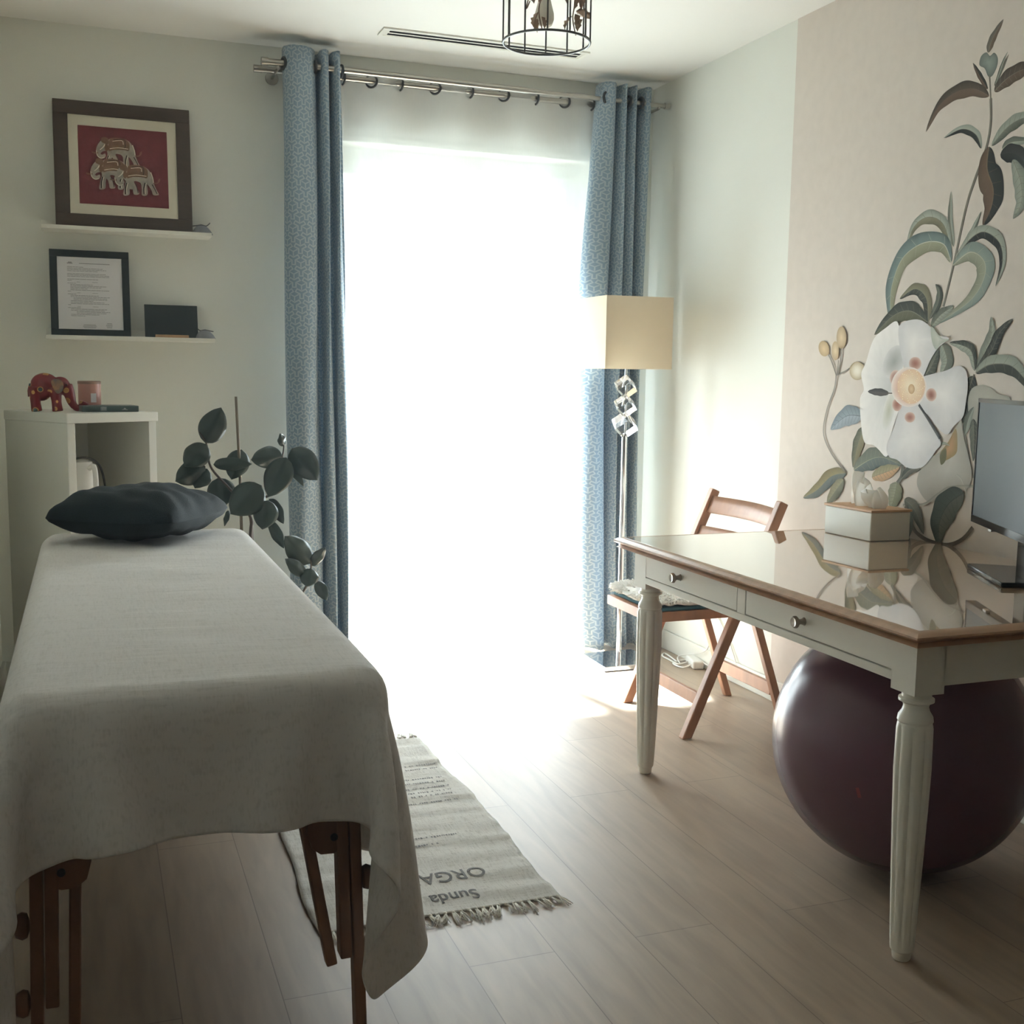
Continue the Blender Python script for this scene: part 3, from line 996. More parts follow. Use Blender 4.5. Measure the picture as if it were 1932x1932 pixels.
rl = [(-.065, -.05, .15, (-.35, 0, -1), .055, .05), (-.082, -.045, .145, (-1, 0, -.5), .05, .045), (-.054, -.05, .125, (-.25, -.2, -1), .045, .036), (-.050, -.05, .115, (.4, 0, -1), .03, .026),
      (-.045, -.052, .062, (-.5, -.1, -1), .046, .034), (-.036, -.05, .052, (.35, 0, -1), .034, .024), (-.048, -.05, .045, (-.05, 0, -1), .036, .026),
      (.062, -.03, .16, (-.35, 0, -1), .06, .05), (.075, -.03, .15, (.3, -.1, -1), .065, .05), (.07, -.03, .13, (0, 0, -1), .046, .036), (.075, -.03, .085, (.9, 0, -.25), .05, .036), (.072, -.03, .078, (.25, 0, -1), .048, .034), (.064, -.03, .07, (-.7, 0, -1), .045, .03)]
for dx, dy, dz, d, L_, w_ in rl:
    small_leaf(pd, (pc.x+dx, pc.y+dy, pc.z+dz), d, L_, w_, M_rust, tw=random.uniform(-.5, .5))

# ------------------------------------------------------------------ picture ledges and what stands on them
def ledge(z, xa, xb, label):
    g = MB().box((xa, 4.60, z-.012), (xb, YB-.001, z)).box((xa, 4.598, z-.012), (xb, 4.604, z+.003)).box((xa, YB-.012, z), (xb, YB-.001, z+.03))
    return tag(g.build('picture_ledge', M_white, bevel=.0015), label, 'shelf', 'white picture ledges')
ledge(1.747, -.146, .466, 'upper white picture ledge under the elephant picture')
ledge(1.343, -.143, .472, 'lower white picture ledge under the framed document')

def framed(name, x0, x1, z0, z1, y0, y1, bw, depth, m, label, cat, by=None):
    """frame leaning back from (y0, z0) to (y1, z1); returns root and a mapper from (u, v) on the picture to the room"""
    t = thing(name, ((x0+x1)/2, y0, z0), label, cat)
    up = Vector((0, y1-y0, z1-z0))
    Hh = up.length
    up.normalize()
    back = Vector((0, up.z, -up.y))
    Wd = x1-x0
    Q = lambda u, v, d=0: Vector((x0, y0, z0))+Vector((u, 0, 0))+up*v+back*d
    g = MB()
    for (ua, ub, va, vb) in ((0, Wd, 0, bw), (0, Wd, Hh-bw, Hh), (0, bw, bw, Hh-bw), (Wd-bw, Wd, bw, Hh-bw)):
        g.prism([Q(ua, va), Q(ub, va), Q(ub, vb), Q(ua, vb)], back*depth)
    g.build('frame', m, t, bevel=.002)
    return t, Q, Wd, Hh

# elephants picture
t, Q, Wd, Hh = framed('framed_picture', -.095, .398, 1.748, 2.222, 4.63, 4.695, .052, .018, M_woodD, 'dark wooden frame with three elephants on red cloth, on the upper ledge', 'picture')
g = MB().prism([Q(.05, .05, .006), Q(Wd-.05, .05, .006), Q(Wd-.05, Hh-.05, .006), Q(.05, Hh-.05, .006)], (Q(0, 0, .003)-Q(0, 0, 0)))
g.build('mount', M_mount, t)
g = MB().prism([Q(.086, .092, .0045), Q(Wd-.086, .092, .0045), Q(Wd-.086, Hh-.092, .0045), Q(.086, Hh-.092, .0045)], (Q(0, 0, .001)-Q(0, 0, 0)))
art = g.build('red_cloth', M_red, t)
# corners of the red cloth in the crop (pixels): used only to read the drawing's own proportions
def art_pt(px, py):
    tl, trr, bl_, brr = (622, 393), (1390, 465), (655, 1078), (1413, 1128)
    u, v = .5, .5
    for _ in range(12):
        top = [tl[i]+(trr[i]-tl[i])*u for i in (0, 1)]
        bt = [bl_[i]+(brr[i]-bl_[i])*u for i in (0, 1)]
        cx, cy = [top[i]+(bt[i]-top[i])*v for i in (0, 1)]
        u += (px-cx)/765
        v += (py-cy)/675
    return .086+u*(Wd-.172), Hh-.092-v*(Hh-.184)
eL = [0]
def art_poly(pts, m_i, g, dens=4, closed=True):
    eL[0] += 1
    P = spline([(*art_pt(*p), 0) for p in pts], dens, closed=True)
    g.cur = m_i
    d = .0044-.00006*eL[0]
    g.prism([Q(p.x, p.y, d) for p in P], Q(0, 0, .0003)-Q(0, 0, 0))
def art_line(pts, w_, m_i, g):
    eL[0] += 1
    P = [p for p in spline([(*art_pt(*p), 0) for p in pts], 6)]
    g.cur = m_i
    d = .0044-.00006*eL[0]
    L, Rr = [], []
    for i, p in enumerate(P):
        dd = (P[min(i+1, len(P)-1)]-P[max(i-1, 0)]).normalized()
        nn = Vector((-dd.y, dd.x, 0))
        L.append(p+nn*w_); Rr.append(p-nn*w_)
    n = len(P)
    g.add([Q(p.x, p.y, d) for p in L+Rr], [(i, i+1, n+i+1, n+i) for i in range(n-1)])
def elephant_print(ox, oy, front=True):
    g = MB()
    S_ = lambda pts: [(x+ox, y+oy) for x, y in pts]
    # body, head, trunk and legs of a walking elephant that faces left
    art_poly(S_([(130, 10), (200, 6), (262, 20), (305, 50), (335, 105), (345, 150), (368, 212), (393, 258), (388, 268), (346, 266), (330, 225), (304, 185), (292, 180), (296, 262), (250, 268), (246, 215), (234, 160), (180, 146), (198, 195), (225, 255), (180, 260), (168, 212), (150, 175), (142, 210), (138, 262), (90, 266), (96, 205), (110, 145), (100, 105), (108, 50)]), 0, g)
    art_poly(S_([(90, 12), (50, 30), (20, 75), (12, 120), (22, 160), (52, 184), (84, 178), (96, 158), (88, 140), (66, 150), (52, 140), (70, 122), (100, 112), (122, 60)]), 0, g)
    art_poly(S_([(134, 8), (200, 4), (255, 18), (290, 45), (298, 80), (290, 120), (250, 112), (170, 108), (120, 118), (118, 60)]), 1, g)
    art_poly(S_([(60, 0), (104, 2), (120, 30), (112, 62), (84, 52), (56, 36)]), 1, g)
    art_poly(S_([(88, 62), (112, 66), (118, 100), (104, 122), (86, 104)]), 1, g)
    art_line(S_([(30, 134), (0, 134), (-24, 124)]), .0028, 1, g)
    art_line(S_([(345, 158), (368, 166), (390, 158), (396, 142)]), .002, 1, g)
    art_poly(S_([(384, 160), (388, 136), (404, 124), (402, 150)]), 1, g)
    for q_ in range(3):
        art_line(S_([(44+q_*6, 108-q_*4), (66+q_*4, 92-q_*6), (86, 70-q_*6)]), .0012, 2, g)
    art_line(S_([(160, 22), (246, 20), (262, 60), (256, 100)]), .0011, 3, g)
    art_line(S_([(128, 100), (200, 92), (286, 104)]), .0011, 2, g)
    art_line(S_([(150, 34), (230, 30), (244, 64)]), .001, 2, g)
    art_line(S_([(14, 112), (26, 158), (54, 180), (86, 174)]), .001, 2, g)
    for xx in (104, 262):
        art_line(S_([(xx+14, 160), (xx+2, 210), (xx+4, 260)]), .0022, 3, g)
        art_line(S_([(xx+22, 160), (xx+12, 210), (xx+14, 260)]), .0012, 2, g)
    art_line(S_([(322, 70), (340, 120), (346, 160)]), .0016, 2, g)
    art_line(S_([(190, 160), (205, 205), (215, 250)]), .0016, 3, g)
    art_line(S_([(335, 175), (360, 220), (378, 258)]), .0018, 3, g)
    g.build('elephant_print', [M_silver, M_gold, M_mount, M_woodD], art)
elephant_print(770, 505)
elephant_print(726, 690)
elephant_print(930, 745)

# framed document
t, Q, Wd, Hh = framed('framed_document', -.124, .161, 1.344, 1.67, 4.635, 4.69, .027, .014, M_framedark, 'black framed printed sheet on the lower picture ledge', 'picture')
pp = MB().prism([Q(.026, .022, .004), Q(Wd-.024, .022, .004), Q(Wd-.024, Hh-.024, .004), Q(.026, Hh-.024, .004)], Q(0, 0, .001)-Q(0, 0, 0)).build('sheet', M_paper, t)
g = MB()
def dash(u, v, l, h):
    g.add([Q(u, v, .0037), Q(u+l, v, .0037), Q(u+l, v+h, .0037), Q(u, v+h, .0037)], [(0, 1, 2, 3)])
y_ = Hh-.052
dash(.105, y_, .11, .0022)
g.build('heading', M_ink, pp)
g = MB()
dash(.062, y_-.001, .02, .003); dash(.066, y_+.003, .013, .003)
g.build('emblem', M_ink, pp)
g = MB()
rows = [(.0, .06), (.0, .13), (.0, .14), (.0, .11), (-1, 0), (.0, .14), (.0, .15), (.0, .15), (-1, 0), (.0, .11), (.0, .015), (-2, 0), (.0, .03), (.01, .08), (.01, .13), (.01, .11), (.01, .06), (.01, .14), (.0, .012), (-2, 0), (.0, .03), (.01, .1), (.01, .14), (.02, .12), (.02, .12), (.01, .08), (.01, .12), (.01, .14), (.0, .012), (-2, 0), (.0, .045), (.01, .13), (.01, .12), (.03, .12), (.03, .11), (.01, .1), (.01, .05)]
y_ -= .014
for r0, r1 in rows:
    if r0 == -2:
        dash(.095, y_, .012, .0012); dash(.15, y_, .02, .0012)
    elif r0 >= 0:
        u = .062+r0
        while u < .062+r0+r1-.004:
            l_ = random.uniform(.006, .022)
            l_ = min(l_, .062+r0+r1-u)
            dash(u, y_, l_, .0017)
            u += l_+.0016
    y_ -= .0052
g.build('print', M_ink, pp)
g = MB()
for k in range(5):
    dash(.112+.002*abs(k-2), .032+k*.0032, .05-.004*abs(k-2), .0012)
g.build('print', M_ink, pp)
g = MB()
for k in range(5):
    dash(.195+.002*abs(k-2), .034+k*.0042, .024-.003*abs(k-2), .0015)
g.build('stamp', M_ink, pp)

# black board in a wooden stand
t = thing('memo_board', (.312, 4.65, 1.344), 'small blank black board in a thin wooden stand on the lower ledge', 'board')
rx = Matrix.Rotation(math.radians(-14), 3, 'X')
MB().box((.213, 4.645, 1.347), (.412, 4.648, 1.477), rx, (.312, 4.645, 1.347)).build('board', M_framedark, t)
MB().box((.25, 4.628, 1.3445), (.375, 4.644, 1.357)).box((.25, 4.652, 1.3445), (.375, 4.668, 1.357)).box((.25, 4.644, 1.3445), (.375, 4.652, 1.3468)).build('stand', M_ply, t, bevel=.001)

def sachet(x, z, label, k):
    t = thing('scent_sachet', (x, 4.655, z), label, 'sachet', 'grey cloth sachets on the ledges')
    def fn(u, v):
        a = u*2*math.pi
        r = (.036*(1-v)**.55+.004) if v < .92 else .006
        r *= 1+.1*math.sin(a*5+v*3)*(1-v)
        return (x+r*math.cos(a)*1.05, 4.655+r*math.sin(a)*.85, z+.001+v*.036)
    MB().grid(fn, 30, 14, wrap=True).build('pouch', M_greycloth, t, smooth=True)
    P = spline([(x-.034*k, 4.65, z+.03), (x-.012*k, 4.652, z+.034), (x, 4.65, z+.036), (x+.018*k, 4.648, z+.033), (x+.032*k, 4.648, z+.045)], 6)
    MB().tube(P, .0022, 6).build('tie', M_black, t, smooth=True)
sachet(.433, 1.748, 'grey cloth sachet at right end of the upper ledge', 1)
sachet(.437, 1.344, 'grey cloth sachet at right end of the lower ledge', -1)

# ------------------------------------------------------------------ corner cabinet with its things
N0 = Vector((-.07, 4.05, 0))
dr, dl = Vector((.85, .527, 0)).normalized(), Vector((-.527, .85, 0)).normalized()
LR, LL, ZC = .345, .40, 1.04
cb = thing('corner_cabinet', N0+dr*LR/2+dl*LL/2, 'white open cubby cabinet set diagonally in the corner behind the bed', 'cabinet')
def cbox(g, a0, a1, b0, b1, z0, z1):
    P = [N0+dr*a0+dl*b0, N0+dr*a1+dl*b0, N0+dr*a1+dl*b1, N0+dr*a0+dl*b1]
    g.prism([Vector((p.x, p.y, z0)) for p in P], (0, 0, z1-z0))
    return g
cbox(MB(), -.004, LR+.006, -.006, LL, ZC, ZC+.034).build('top', M_white, cb, bevel=.003)
cbox(MB(), 0, .03, 0, LL, 0, ZC).build('side_panel', M_white, cb, bevel=.002)
cbox(MB(), LR-.03, LR, 0, LL, 0, ZC).build('side_panel', M_white, cb, bevel=.002)
cbox(MB(), .03, LR-.03, LL-.012, LL, .03, ZC).build('back_panel', M_white, cb)
for z in (0.0, .34, .69):
    cbox(MB(), .03, LR-.03, .004, LL-.012, z, z+.03).build('shelf', M_white, cb, bevel=.002)
# appliance on the shelf
ak = N0+dr*.105+dl*.115
kt = thing('electric_kettle', (ak.x, ak.y, .72), 'white appliance with black cord inside the corner cabinet', 'kettle')
MB().lathe([(.062, 0), (.066, .01), (.062, .09), (.05, .17), (.046, .18), (.02, .188)], (ak.x, ak.y, .7205), 28).build('body', M_plastic, kt, smooth=True, angle=50)
hp = ak-dl*.055+dr*.01
MB().tube(spline([Vector((hp.x, hp.y, .88)), Vector((hp.x, hp.y, .885))-dl*.03, Vector((hp.x, hp.y, .80))-dl*.035, Vector((hp.x, hp.y, .77))], 6), .009, 8).build('handle', M_plastic, kt, smooth=True)
MB().tube(spline([Vector((ak.x, ak.y, .906))-dr*.06-dl*.03, Vector((ak.x, ak.y, .916))+dr*.01-dl*.03, Vector((ak.x, ak.y, .885))+dr*.07-dl*.02, Vector((ak.x, ak.y, .80))+dr*.092-dl*.02, Vector((ak.x, ak.y, .7245))+dr*.10], 8), .004, 8).build('cord', M_black, kt, smooth=True)

# painted elephant
ZT = ZC+.034
def make_painted():
    M = mat('painted_maroon', (120, 36, 44), .3, var=.12)
    k = NT(M)
    b = M.node_tree.nodes['Principled BSDF']
    old = b.inputs['Base Color'].links[0].from_socket
    tc = k.n('ShaderNodeTexCoord')
    vo = k.n('ShaderNodeTexVoronoi')
    vo.inputs['Scale'].default_value = 40
    k.l(tc.outputs['Object'], vo.inputs['Vector'])
    sp = k.n('ShaderNodeSeparateColor')
    k.l(vo.outputs['Color'], sp.inputs[0])
    spot = k.m('MULTIPLY', k.m('LESS_THAN', vo.outputs['Distance'], .34), k.m('GREATER_THAN', sp.outputs[0], .3))
    rim = k.m('MULTIPLY', k.m('LESS_THAN', k.m('ABSOLUTE', k.m('SUBTRACT', vo.outputs['Distance'], .36)), .05), k.m('GREATER_THAN', sp.outputs[0], .3))
    pick = k.n('ShaderNodeMix', data_type='RGBA')
    pick.inputs['A'].default_value = (*lin((186, 140, 84)), 1)
    pick.inputs['B'].default_value = (*lin((58, 92, 98)), 1)
    k.l(k.m('GREATER_THAN', sp.outputs[1], .55), pick.inputs['Factor'])
    m1 = k.n('ShaderNodeMix', data_type='RGBA')
    k.l(spot, m1.inputs['Factor'])
    k.l(old, m1.inputs['A'])
    k.l(pick.outputs['Result'], m1.inputs['B'])
    m2 = k.n('ShaderNodeMix', data_type='RGBA')
    k.l(rim, m2.inputs['Factor'])
    k.l(m1.outputs['Result'], m2.inputs['A'])
    m2.inputs['B'].default_value = (*lin((206, 170, 96)), 1)
    k.l(m2.outputs['Result'], b.inputs['Base Color'])
    return M
M_eleph = make_painted()
M_earp = mat('painted_gold', (176, 128, 84), .35, var=.25, scale=60, rgb2=(70, 90, 96))
ec = Vector((-.118, 4.235, ZT))
et = thing('elephant_figurine', (ec.x, ec.y, ZT), 'small maroon painted elephant figurine on the corner cabinet', 'figurine')
g = MB()
E3 = lambda x, z, y=0: Vector((ec.x+x, ec.y+y, ZT+z))
g.ball(E3(-.022, .092), (.046, .034, .040), 24, 16)
g.ball(E3(-.034, .075), (.036, .033, .04), 20, 12)
g.ball(E3(.028, .088), (.032, .028, .032), 20, 12)
for x_, y_ in ((-.055, -.017), (-.055, .017), (.012, -.016), (.012, .016)):
    g.tube([E3(x_, .085, y_), E3(x_+.002, .03, y_), E3(x_+.005, .0005, y_)], [.021, .016, .0175], 14)
trk = spline([E3(.045, .088), E3(.056, .06), E3(.064, .03), E3(.078, .012), E3(.095, .016), E3(.104, .034)], 6)
g.tube(trk, [.024-.0125*min(1, i/16)+(.004 if i > 26 else 0) for i in range(len(trk))], 14)
eb = g.build('body', M_eleph, et, smooth=True)
md = eb.modifiers.new('join', 'REMESH')
md.mode = 'VOXEL'
md.voxel_size = .0028
md.use_smooth_shade = True
md = eb.modifiers.new('soft', 'SMOOTH')
md.iterations = 5
md.factor = .5
for s_ in (-1, 1):
    g = MB()
    P = spline([E3(.0, .105, s_*.031), E3(.022, .112, s_*.036), E3(.038, .098, s_*.034), E3(.034, .07, s_*.036), E3(.018, .062, s_*.037), E3(.006, .08, s_*.036)], 4, closed=True)
    g.prism(P, (0, s_*.004, 0)).build('ear', M_earp, et, smooth=True, angle=40)
    MB().ball(E3(.048, .092, s_*.0255), .0035, 10, 6).build('eye', M_black, et, smooth=True)
MB().tube([E3(-.068, .095), E3(-.074, .07), E3(-.073, .05)], .004, 8).build('tail', M_eleph, et, smooth=True)

# candle jar
jc = Vector((.004, 4.31, ZT))
jt = thing('candle_jar', jc, 'round pink candle jar standing behind the painted elephant', 'candle')
MB().lathe([(.036, 0), (.0385, .003), (.0385, .094)], jc+Vector((0, 0, .0005)), 32).build('jar', M_pinkwax, jt, smooth=True, angle=40)
MB().lathe([(.0395, .0945), (.0395, .103), (.037, .105)], jc, 32).build('lid', mat('lid_wood', (150, 118, 100), .5), jt, smooth=True, angle=40)
g = MB()
def fnl(u, v):
    a = -math.pi/2+(.1+u*.5)
    return (jc.x+.0391*math.cos(a), jc.y+.0391*math.sin(a), ZT+.03+v*.032)
g.grid(fnl, 8, 1).build('sticker', M_paper, jt)

# flat case lying at the edge
bt = thing('disc_case', (.085, 4.21, ZT), 'thin dark grey case lying flat beside the candle jar', 'case')
bd = Vector((.985, .17, 0)).normalized()
bn = Vector((-.17, .985, 0)).normalized()
bc = Vector((-.022, 4.165, ZT+.0005))
PP = [bc, bc+bd*.19, bc+bd*.19+bn*.13, bc+bn*.13]
PP = [p if (p-N0).dot(dr) < LR else p for p in PP]
MB().prism(PP, (0, 0, .021)).build('shell', M_case, bt, bevel=.0025)
g = MB()
for k in range(7):
    u = .062+k*.003
    w_ = .0014 if k % 2 else .0008
    p0 = bc+bd*u-bn*.0004
    g.add([p0+Vector((0, 0, .004)), p0+bd*w_+Vector((0, 0, .004)), p0+bd*w_+Vector((0, 0, .017)), p0+Vector((0, 0, .017))], [(0, 1, 2, 3)])
g.build('barcode', M_paper, bt)
p0 = bc+bd*.132-bn*.0004
g = MB().add([p0+Vector((0, 0, .006)), p0+bd*.02+Vector((0, 0, .006)), p0+bd*.02+Vector((0, 0, .0075)), p0+Vector((0, 0, .0075)), p0+bd*.004+Vector((0, 0, .009)), p0+bd*.016+Vector((0, 0, .009)), p0+bd*.01+Vector((0, 0, .014))], [(0, 1, 2, 3), (4, 5, 6)])
g.build('emblem', M_paper, bt)

# ------------------------------------------------------------------ massage table and what lies on it
BX0, BX1, BY0, BY1, BZ = -.148, .482, 1.885, 3.83, .70
tb = thing('massage_table', (.167, 2.85, 0), 'wooden legged massage table under the cream blanket', 'massage table')
MB().box((BX0+.012, BY0+.012, BZ-.065), (BX1-.012, BY1-.012, BZ-.002)).build('padded_top', M_pad, tb, bevel=.03, seg=4)
g = MB().box((BX0+.03, BY0+.02, .555), (BX0+.055, BY1-.02, BZ-.066)).box((BX1-.055, BY0+.02, .555), (BX1-.03, BY1-.02, BZ-.066))
g.box((BX0+.055, BY0+.10, .575), (BX1-.055, BY0+.122, BZ-.066)).box((BX0+.055, BY1-.122, .575), (BX1-.055, BY1-.10, BZ-.066)).box((BX0+.055, 2.83, .575), (BX1-.055, 2.87, BZ-.066))
g.build('frame', M_beech, tb, bevel=.003)
def bed_leg(x, y, sx, sy):
    """upper leg board with a sliding lower leg, a rounded hinge block and a diagonal brace"""
    top, foot = Vector((x, y, .56)), Vector((x+sx*.012, y-sy*.02, 0))
    g = MB().bar(top.lerp(foot, 0), top.lerp(foot, .72), .022, .036, up=(0, 1, 0))
    up_ = g.build('leg', M_beech, tb, bevel=.003)
    off = Vector((-sx*.024, 0, 0))
    if True:
        g = MB().bar(top+Vector((sx*.0235, 0, 0)), foot+Vector((sx*.0235, 0, .001)), .021, .034, up=(0, 1, 0))
        g.build('lower_leg', M_beech, tb, bevel=.003)
    hb_ = Vector((x-sx*.024, y-sy*.022, .39))
    P = [Vector((hb_.x+sx*a, hb_.y, hb_.z+c)) for a, c in ((-.036, .12), (.030, .12), (.030, -.008), (.026, -.026), (.012, -.032), (-.012, -.031), (-.028, -.018), (-.036, .012))]
    MB().prism(P, (0, sy*.02, 0)).build('hinge_block', M_beech, tb, bevel=.002)
    MB().tube([hb_+Vector((sx*.012, -sy*.003, 0)), hb_+Vector((sx*.012, sy*.001, 0))], .007, 10).build('bolt', M_black, tb)
    for zz in (.30, .165):
        f_ = top.lerp(foot, (.56-zz)/.56)
        c = f_+Vector((sx*.034, 0, 0))
        MB().lathe([(.006, 0), (.02, .004), (.023, .012), (.018, .022), (.008, .025)], c, 16, axis=(sx, 0, 0)).build('knob', M_beech, tb, smooth=True, angle=50)
    pA, pB = Vector((x-sx*.085, y+sy*.02, .56)), top.lerp(foot, .74)+Vector((-sx*.026, 0, 0))
    if sx < 0:
        pA, pB = Vector((x+.04, y+sy*.02, .56)), top.lerp(foot, .9)+Vector((.034, 0, 0))
    MB().bar(pA, pB, .02, .03, up=(0, 1, 0)).build('brace', M_beech, tb, bevel=.003)
bed_leg(.405, 1.965, 1, 1)
bed_leg(-.078, 1.965, -1, 1)
bed_leg(.418, 3.74, 1, -1)
bed_leg(-.09, 3.74, -1, -1)

# blanket: a cloth sheet settled over the table by position-based dynamics
def settle(nx, ny, x0, x1, y0, y1, steps=420):
    X = np.zeros((ny, nx, 3))
    xs, ys = np.linspace(x0, x1, nx), np.linspace(y0, y1, ny)
    X[..., 0] = xs[None, :]
    X[..., 1] = ys[:, None]
    X[..., 2] = BZ+.012
    # start with the overhanging strips already tipped down so that the corners fold outward
    V = np.zeros_like(X)
    hx, hy = xs[1]-xs[0], ys[1]-ys[0]
    cons = []
    def pairs(di, dj, rest, k):
        for par in (0, 1):
            I, J = np.meshgrid(np.arange(ny-abs(di)), np.arange(nx-abs(dj)), indexing='ij')
            I, J = I.ravel(), J.ravel()
            key = (I//max(1, abs(di)) if di else J//max(1, abs(dj)))
            sel = key % 2 == par
            a = (I[sel]+(0 if di >= 0 else -di), J[sel]+(0 if dj >= 0 else -dj))
            b = (a[0]+di, a[1]+dj)
            cons.append((a, b, rest, k))
    pairs(0, 1, hx, 1.0); pairs(1, 0, hy, 1.0)
    pairs(1, 1, math.hypot(hx, hy), .35); pairs(1, -1, math.hypot(hx, hy), .35)
    pairs(0, 2, 2*hx, .10); pairs(2, 0, 2*hy, .10)
    pairs(0, 4, 4*hx, .03); pairs(4, 0, 4*hy, .03)
    C = np.array([(BX0+BX1)/2, (BY0+BY1)/2, BZ-.6])
    Hf = np.array([(BX1-BX0)/2, (BY1-BY0)/2, .6])
    rad = .032
    pad = .006
    def collide(X):
        q = X-C
        # plan-rounded slab
        d = np.abs(q)-(Hf-rad)
        o = np.maximum(d, 0)
        ln = np.linalg.norm(o, axis=-1)
        dist = ln+np.minimum(d.max(-1), 0)-rad-pad
        hit = dist < 0
        nrm = np.where(ln[..., None] > 1e-9, o/np.maximum(ln, 1e-9)[..., None], 0)*np.sign(q)
        inside = ln <= 1e-9
        nrm[inside] = np.array([0, 0, 1.])
        X = X-np.where(hit, dist, 0)[..., None]*nrm
        X[..., 2] = np.maximum(X[..., 2], .01)
        return X, hit
    dt = 1/90
    pin = (X[..., 0] > BX0+.035) & (X[..., 0] < BX1-.035) & (X[..., 1] > BY0+.035) & (X[..., 1] < BY1-.035)
    X[..., 2] = np.where(pin, BZ+.006+.0015*np.sin(X[..., 1]*21+X[..., 0]*6)*np.sin(X[..., 0]*9), X[..., 2])
    Wt = np.where(pin, 0., 1.)[..., None]
    near = (X[..., 0] > BX1-.02) & (X[..., 1] < BY0+.12)
    WIND = .6
    for st in range(steps):
        V[..., 2] -= 9.8*dt
        V[near, 0] -= WIND*dt
        V *= Wt
        V *= .985 if st < steps*.7 else .94
        Pp = X+V*dt
        for it in range(9):
            for a, b, rest, k in cons:
                d = Pp[b]-Pp[a]
                L = np.linalg.norm(d, axis=-1, keepdims=True)
                wa, wb = Wt[a], Wt[b]
                c = d*(1-rest/np.maximum(L, 1e-9))*k/np.maximum(wa+wb, 1e-9)
                Pp[a] += c*wa
                Pp[b] -= c*wb
            if it % 3 == 2:
                Pp, hit = collide(Pp)
                Pp = np.where(Wt > 0, Pp, X)
        V = (Pp-X)/dt
        V[hit] *= .35
        X = Pp
    return X
nx, ny = 66, 98
SX0, SX1, SY0, SY1 = BX0-.40, BX1+.43, BY0-.235, BY1+.17
X = settle(nx, ny, SX0, SX1, SY0, SY1)
g = MB()
g.v = [Vector(p) for p in X.reshape(-1, 3)]
g.f = [[j*nx+i, j*nx+i+1, (j+1)*nx+i+1, (j+1)*nx+i] for j in range(ny-1) for i in range(nx-1)]
g.mi = [0]*len(g.f)
bl = g.build('blanket', M_blanket, loc=(.167, 2.85, BZ), smooth=True)
md = bl.modifiers.new('sub', 'SUBSURF'); md.levels = md.render_levels = 2
md = bl.modifiers.new('thick', 'SOLIDIFY'); md.thickness = .004; md.offset = 1
tag(bl, 'cream woven blanket draped over the massage table', 'blanket')

# cushion
cc, ca_ = Vector((.14, 3.63, BZ+.07)), math.radians(-30)
def pillow(u, v, side):
    a, b = 2*u-1, 2*v-1
    h = (max(0, 1-abs(a)**2.6)*max(0, 1-abs(b)**2.6))**.42
    cut = 1-.07*(abs(a)*abs(b))**5
    px, py = .212*a*(1-.07*(1-b*b))*cut, .212*b*(1-.07*(1-a*a))*cut
    z = h*(.098 if side > 0 else -.056)+.016*(a*a+b*b)/2*(1 if True else 0)
    z += .006*math.sin(a*5+b*3)*h+.005*math.sin(9*a-4*b)*h+.004*math.sin(14*b+5*a)*h*(abs(a)+abs(b))
    c, s = math.cos(ca_), math.sin(ca_)
    return (cc.x+c*px-s*py, cc.y+s*px+c*py, cc.z+z)
pt_ = MB().grid(lambda u, v: pillow(u, v, 1), 36, 36).grid(lambda u, v: pillow(u, v, -1), 36, 36)
po_ = pt_.build('cushion', M_teal, loc=(cc.x, cc.y, BZ), smooth=True)
tag(po_, 'dark teal velvet cushion lying on the far end of the bed', 'cushion')

# ------------------------------------------------------------------ potted plant
PY = 4.22
plant = thing('rubber_plant', (.52, PY, 0), 'dark leafed rubber plant with bamboo stake behind the bed', 'plant')
MB().lathe([(.09, 0), (.105, .01), (.125, .2), (.132, .22), (.132, .245), (.12, .245), (.115, .22)], (.52, PY, .0005), 32).build('pot', M_pot, plant, smooth=True, angle=40)
MB().lathe([(.001, .0), (.113, .0), (.113, .006)], (.52, PY, .215), 24).build('soil', M_soil, plant, smooth=True)
cp = lambda x, y, Y=PY: at(x*.3416, 680+y*.3416, Y=Y)
MB().tube([cp(1303, 200), cp(1326, 640), cp(1334, 930), Vector((.522, PY, .2))], [.005, .0055, .0058, .006], 10).build('stake', M_bamboo, plant, smooth=True)
def stem(pts, r0, r1):
    P = spline(pts, 7)
    MB().tube(P, [r0+(r1-r0)*i/(len(P)-1) for i in range(len(P))], 8).build('stem', M_stem, plant, smooth=True)
stem([Vector((.55, PY, .2)), cp(1385, 1000), cp(1388, 880), cp(1340, 800), cp(1270, 710), cp(1165, 590), cp(1140, 460), cp(1100, 395)], .0075, .0025)
stem([Vector((.56, PY+.02, .2)), cp(1392, 960, PY+.02), cp(1382, 830), cp(1440, 765), cp(1490, 740), cp(1530, 640), cp(1562, 520), cp(1568, 470)], .007, .0025)
stem([Vector((.58, PY-.02, .2)), cp(1560, 1450, PY-.03), cp(1690, 1250, PY-.05), cp(1718, 1150, PY-.05), cp(1712, 1090, PY-.05)], .006, .0025)
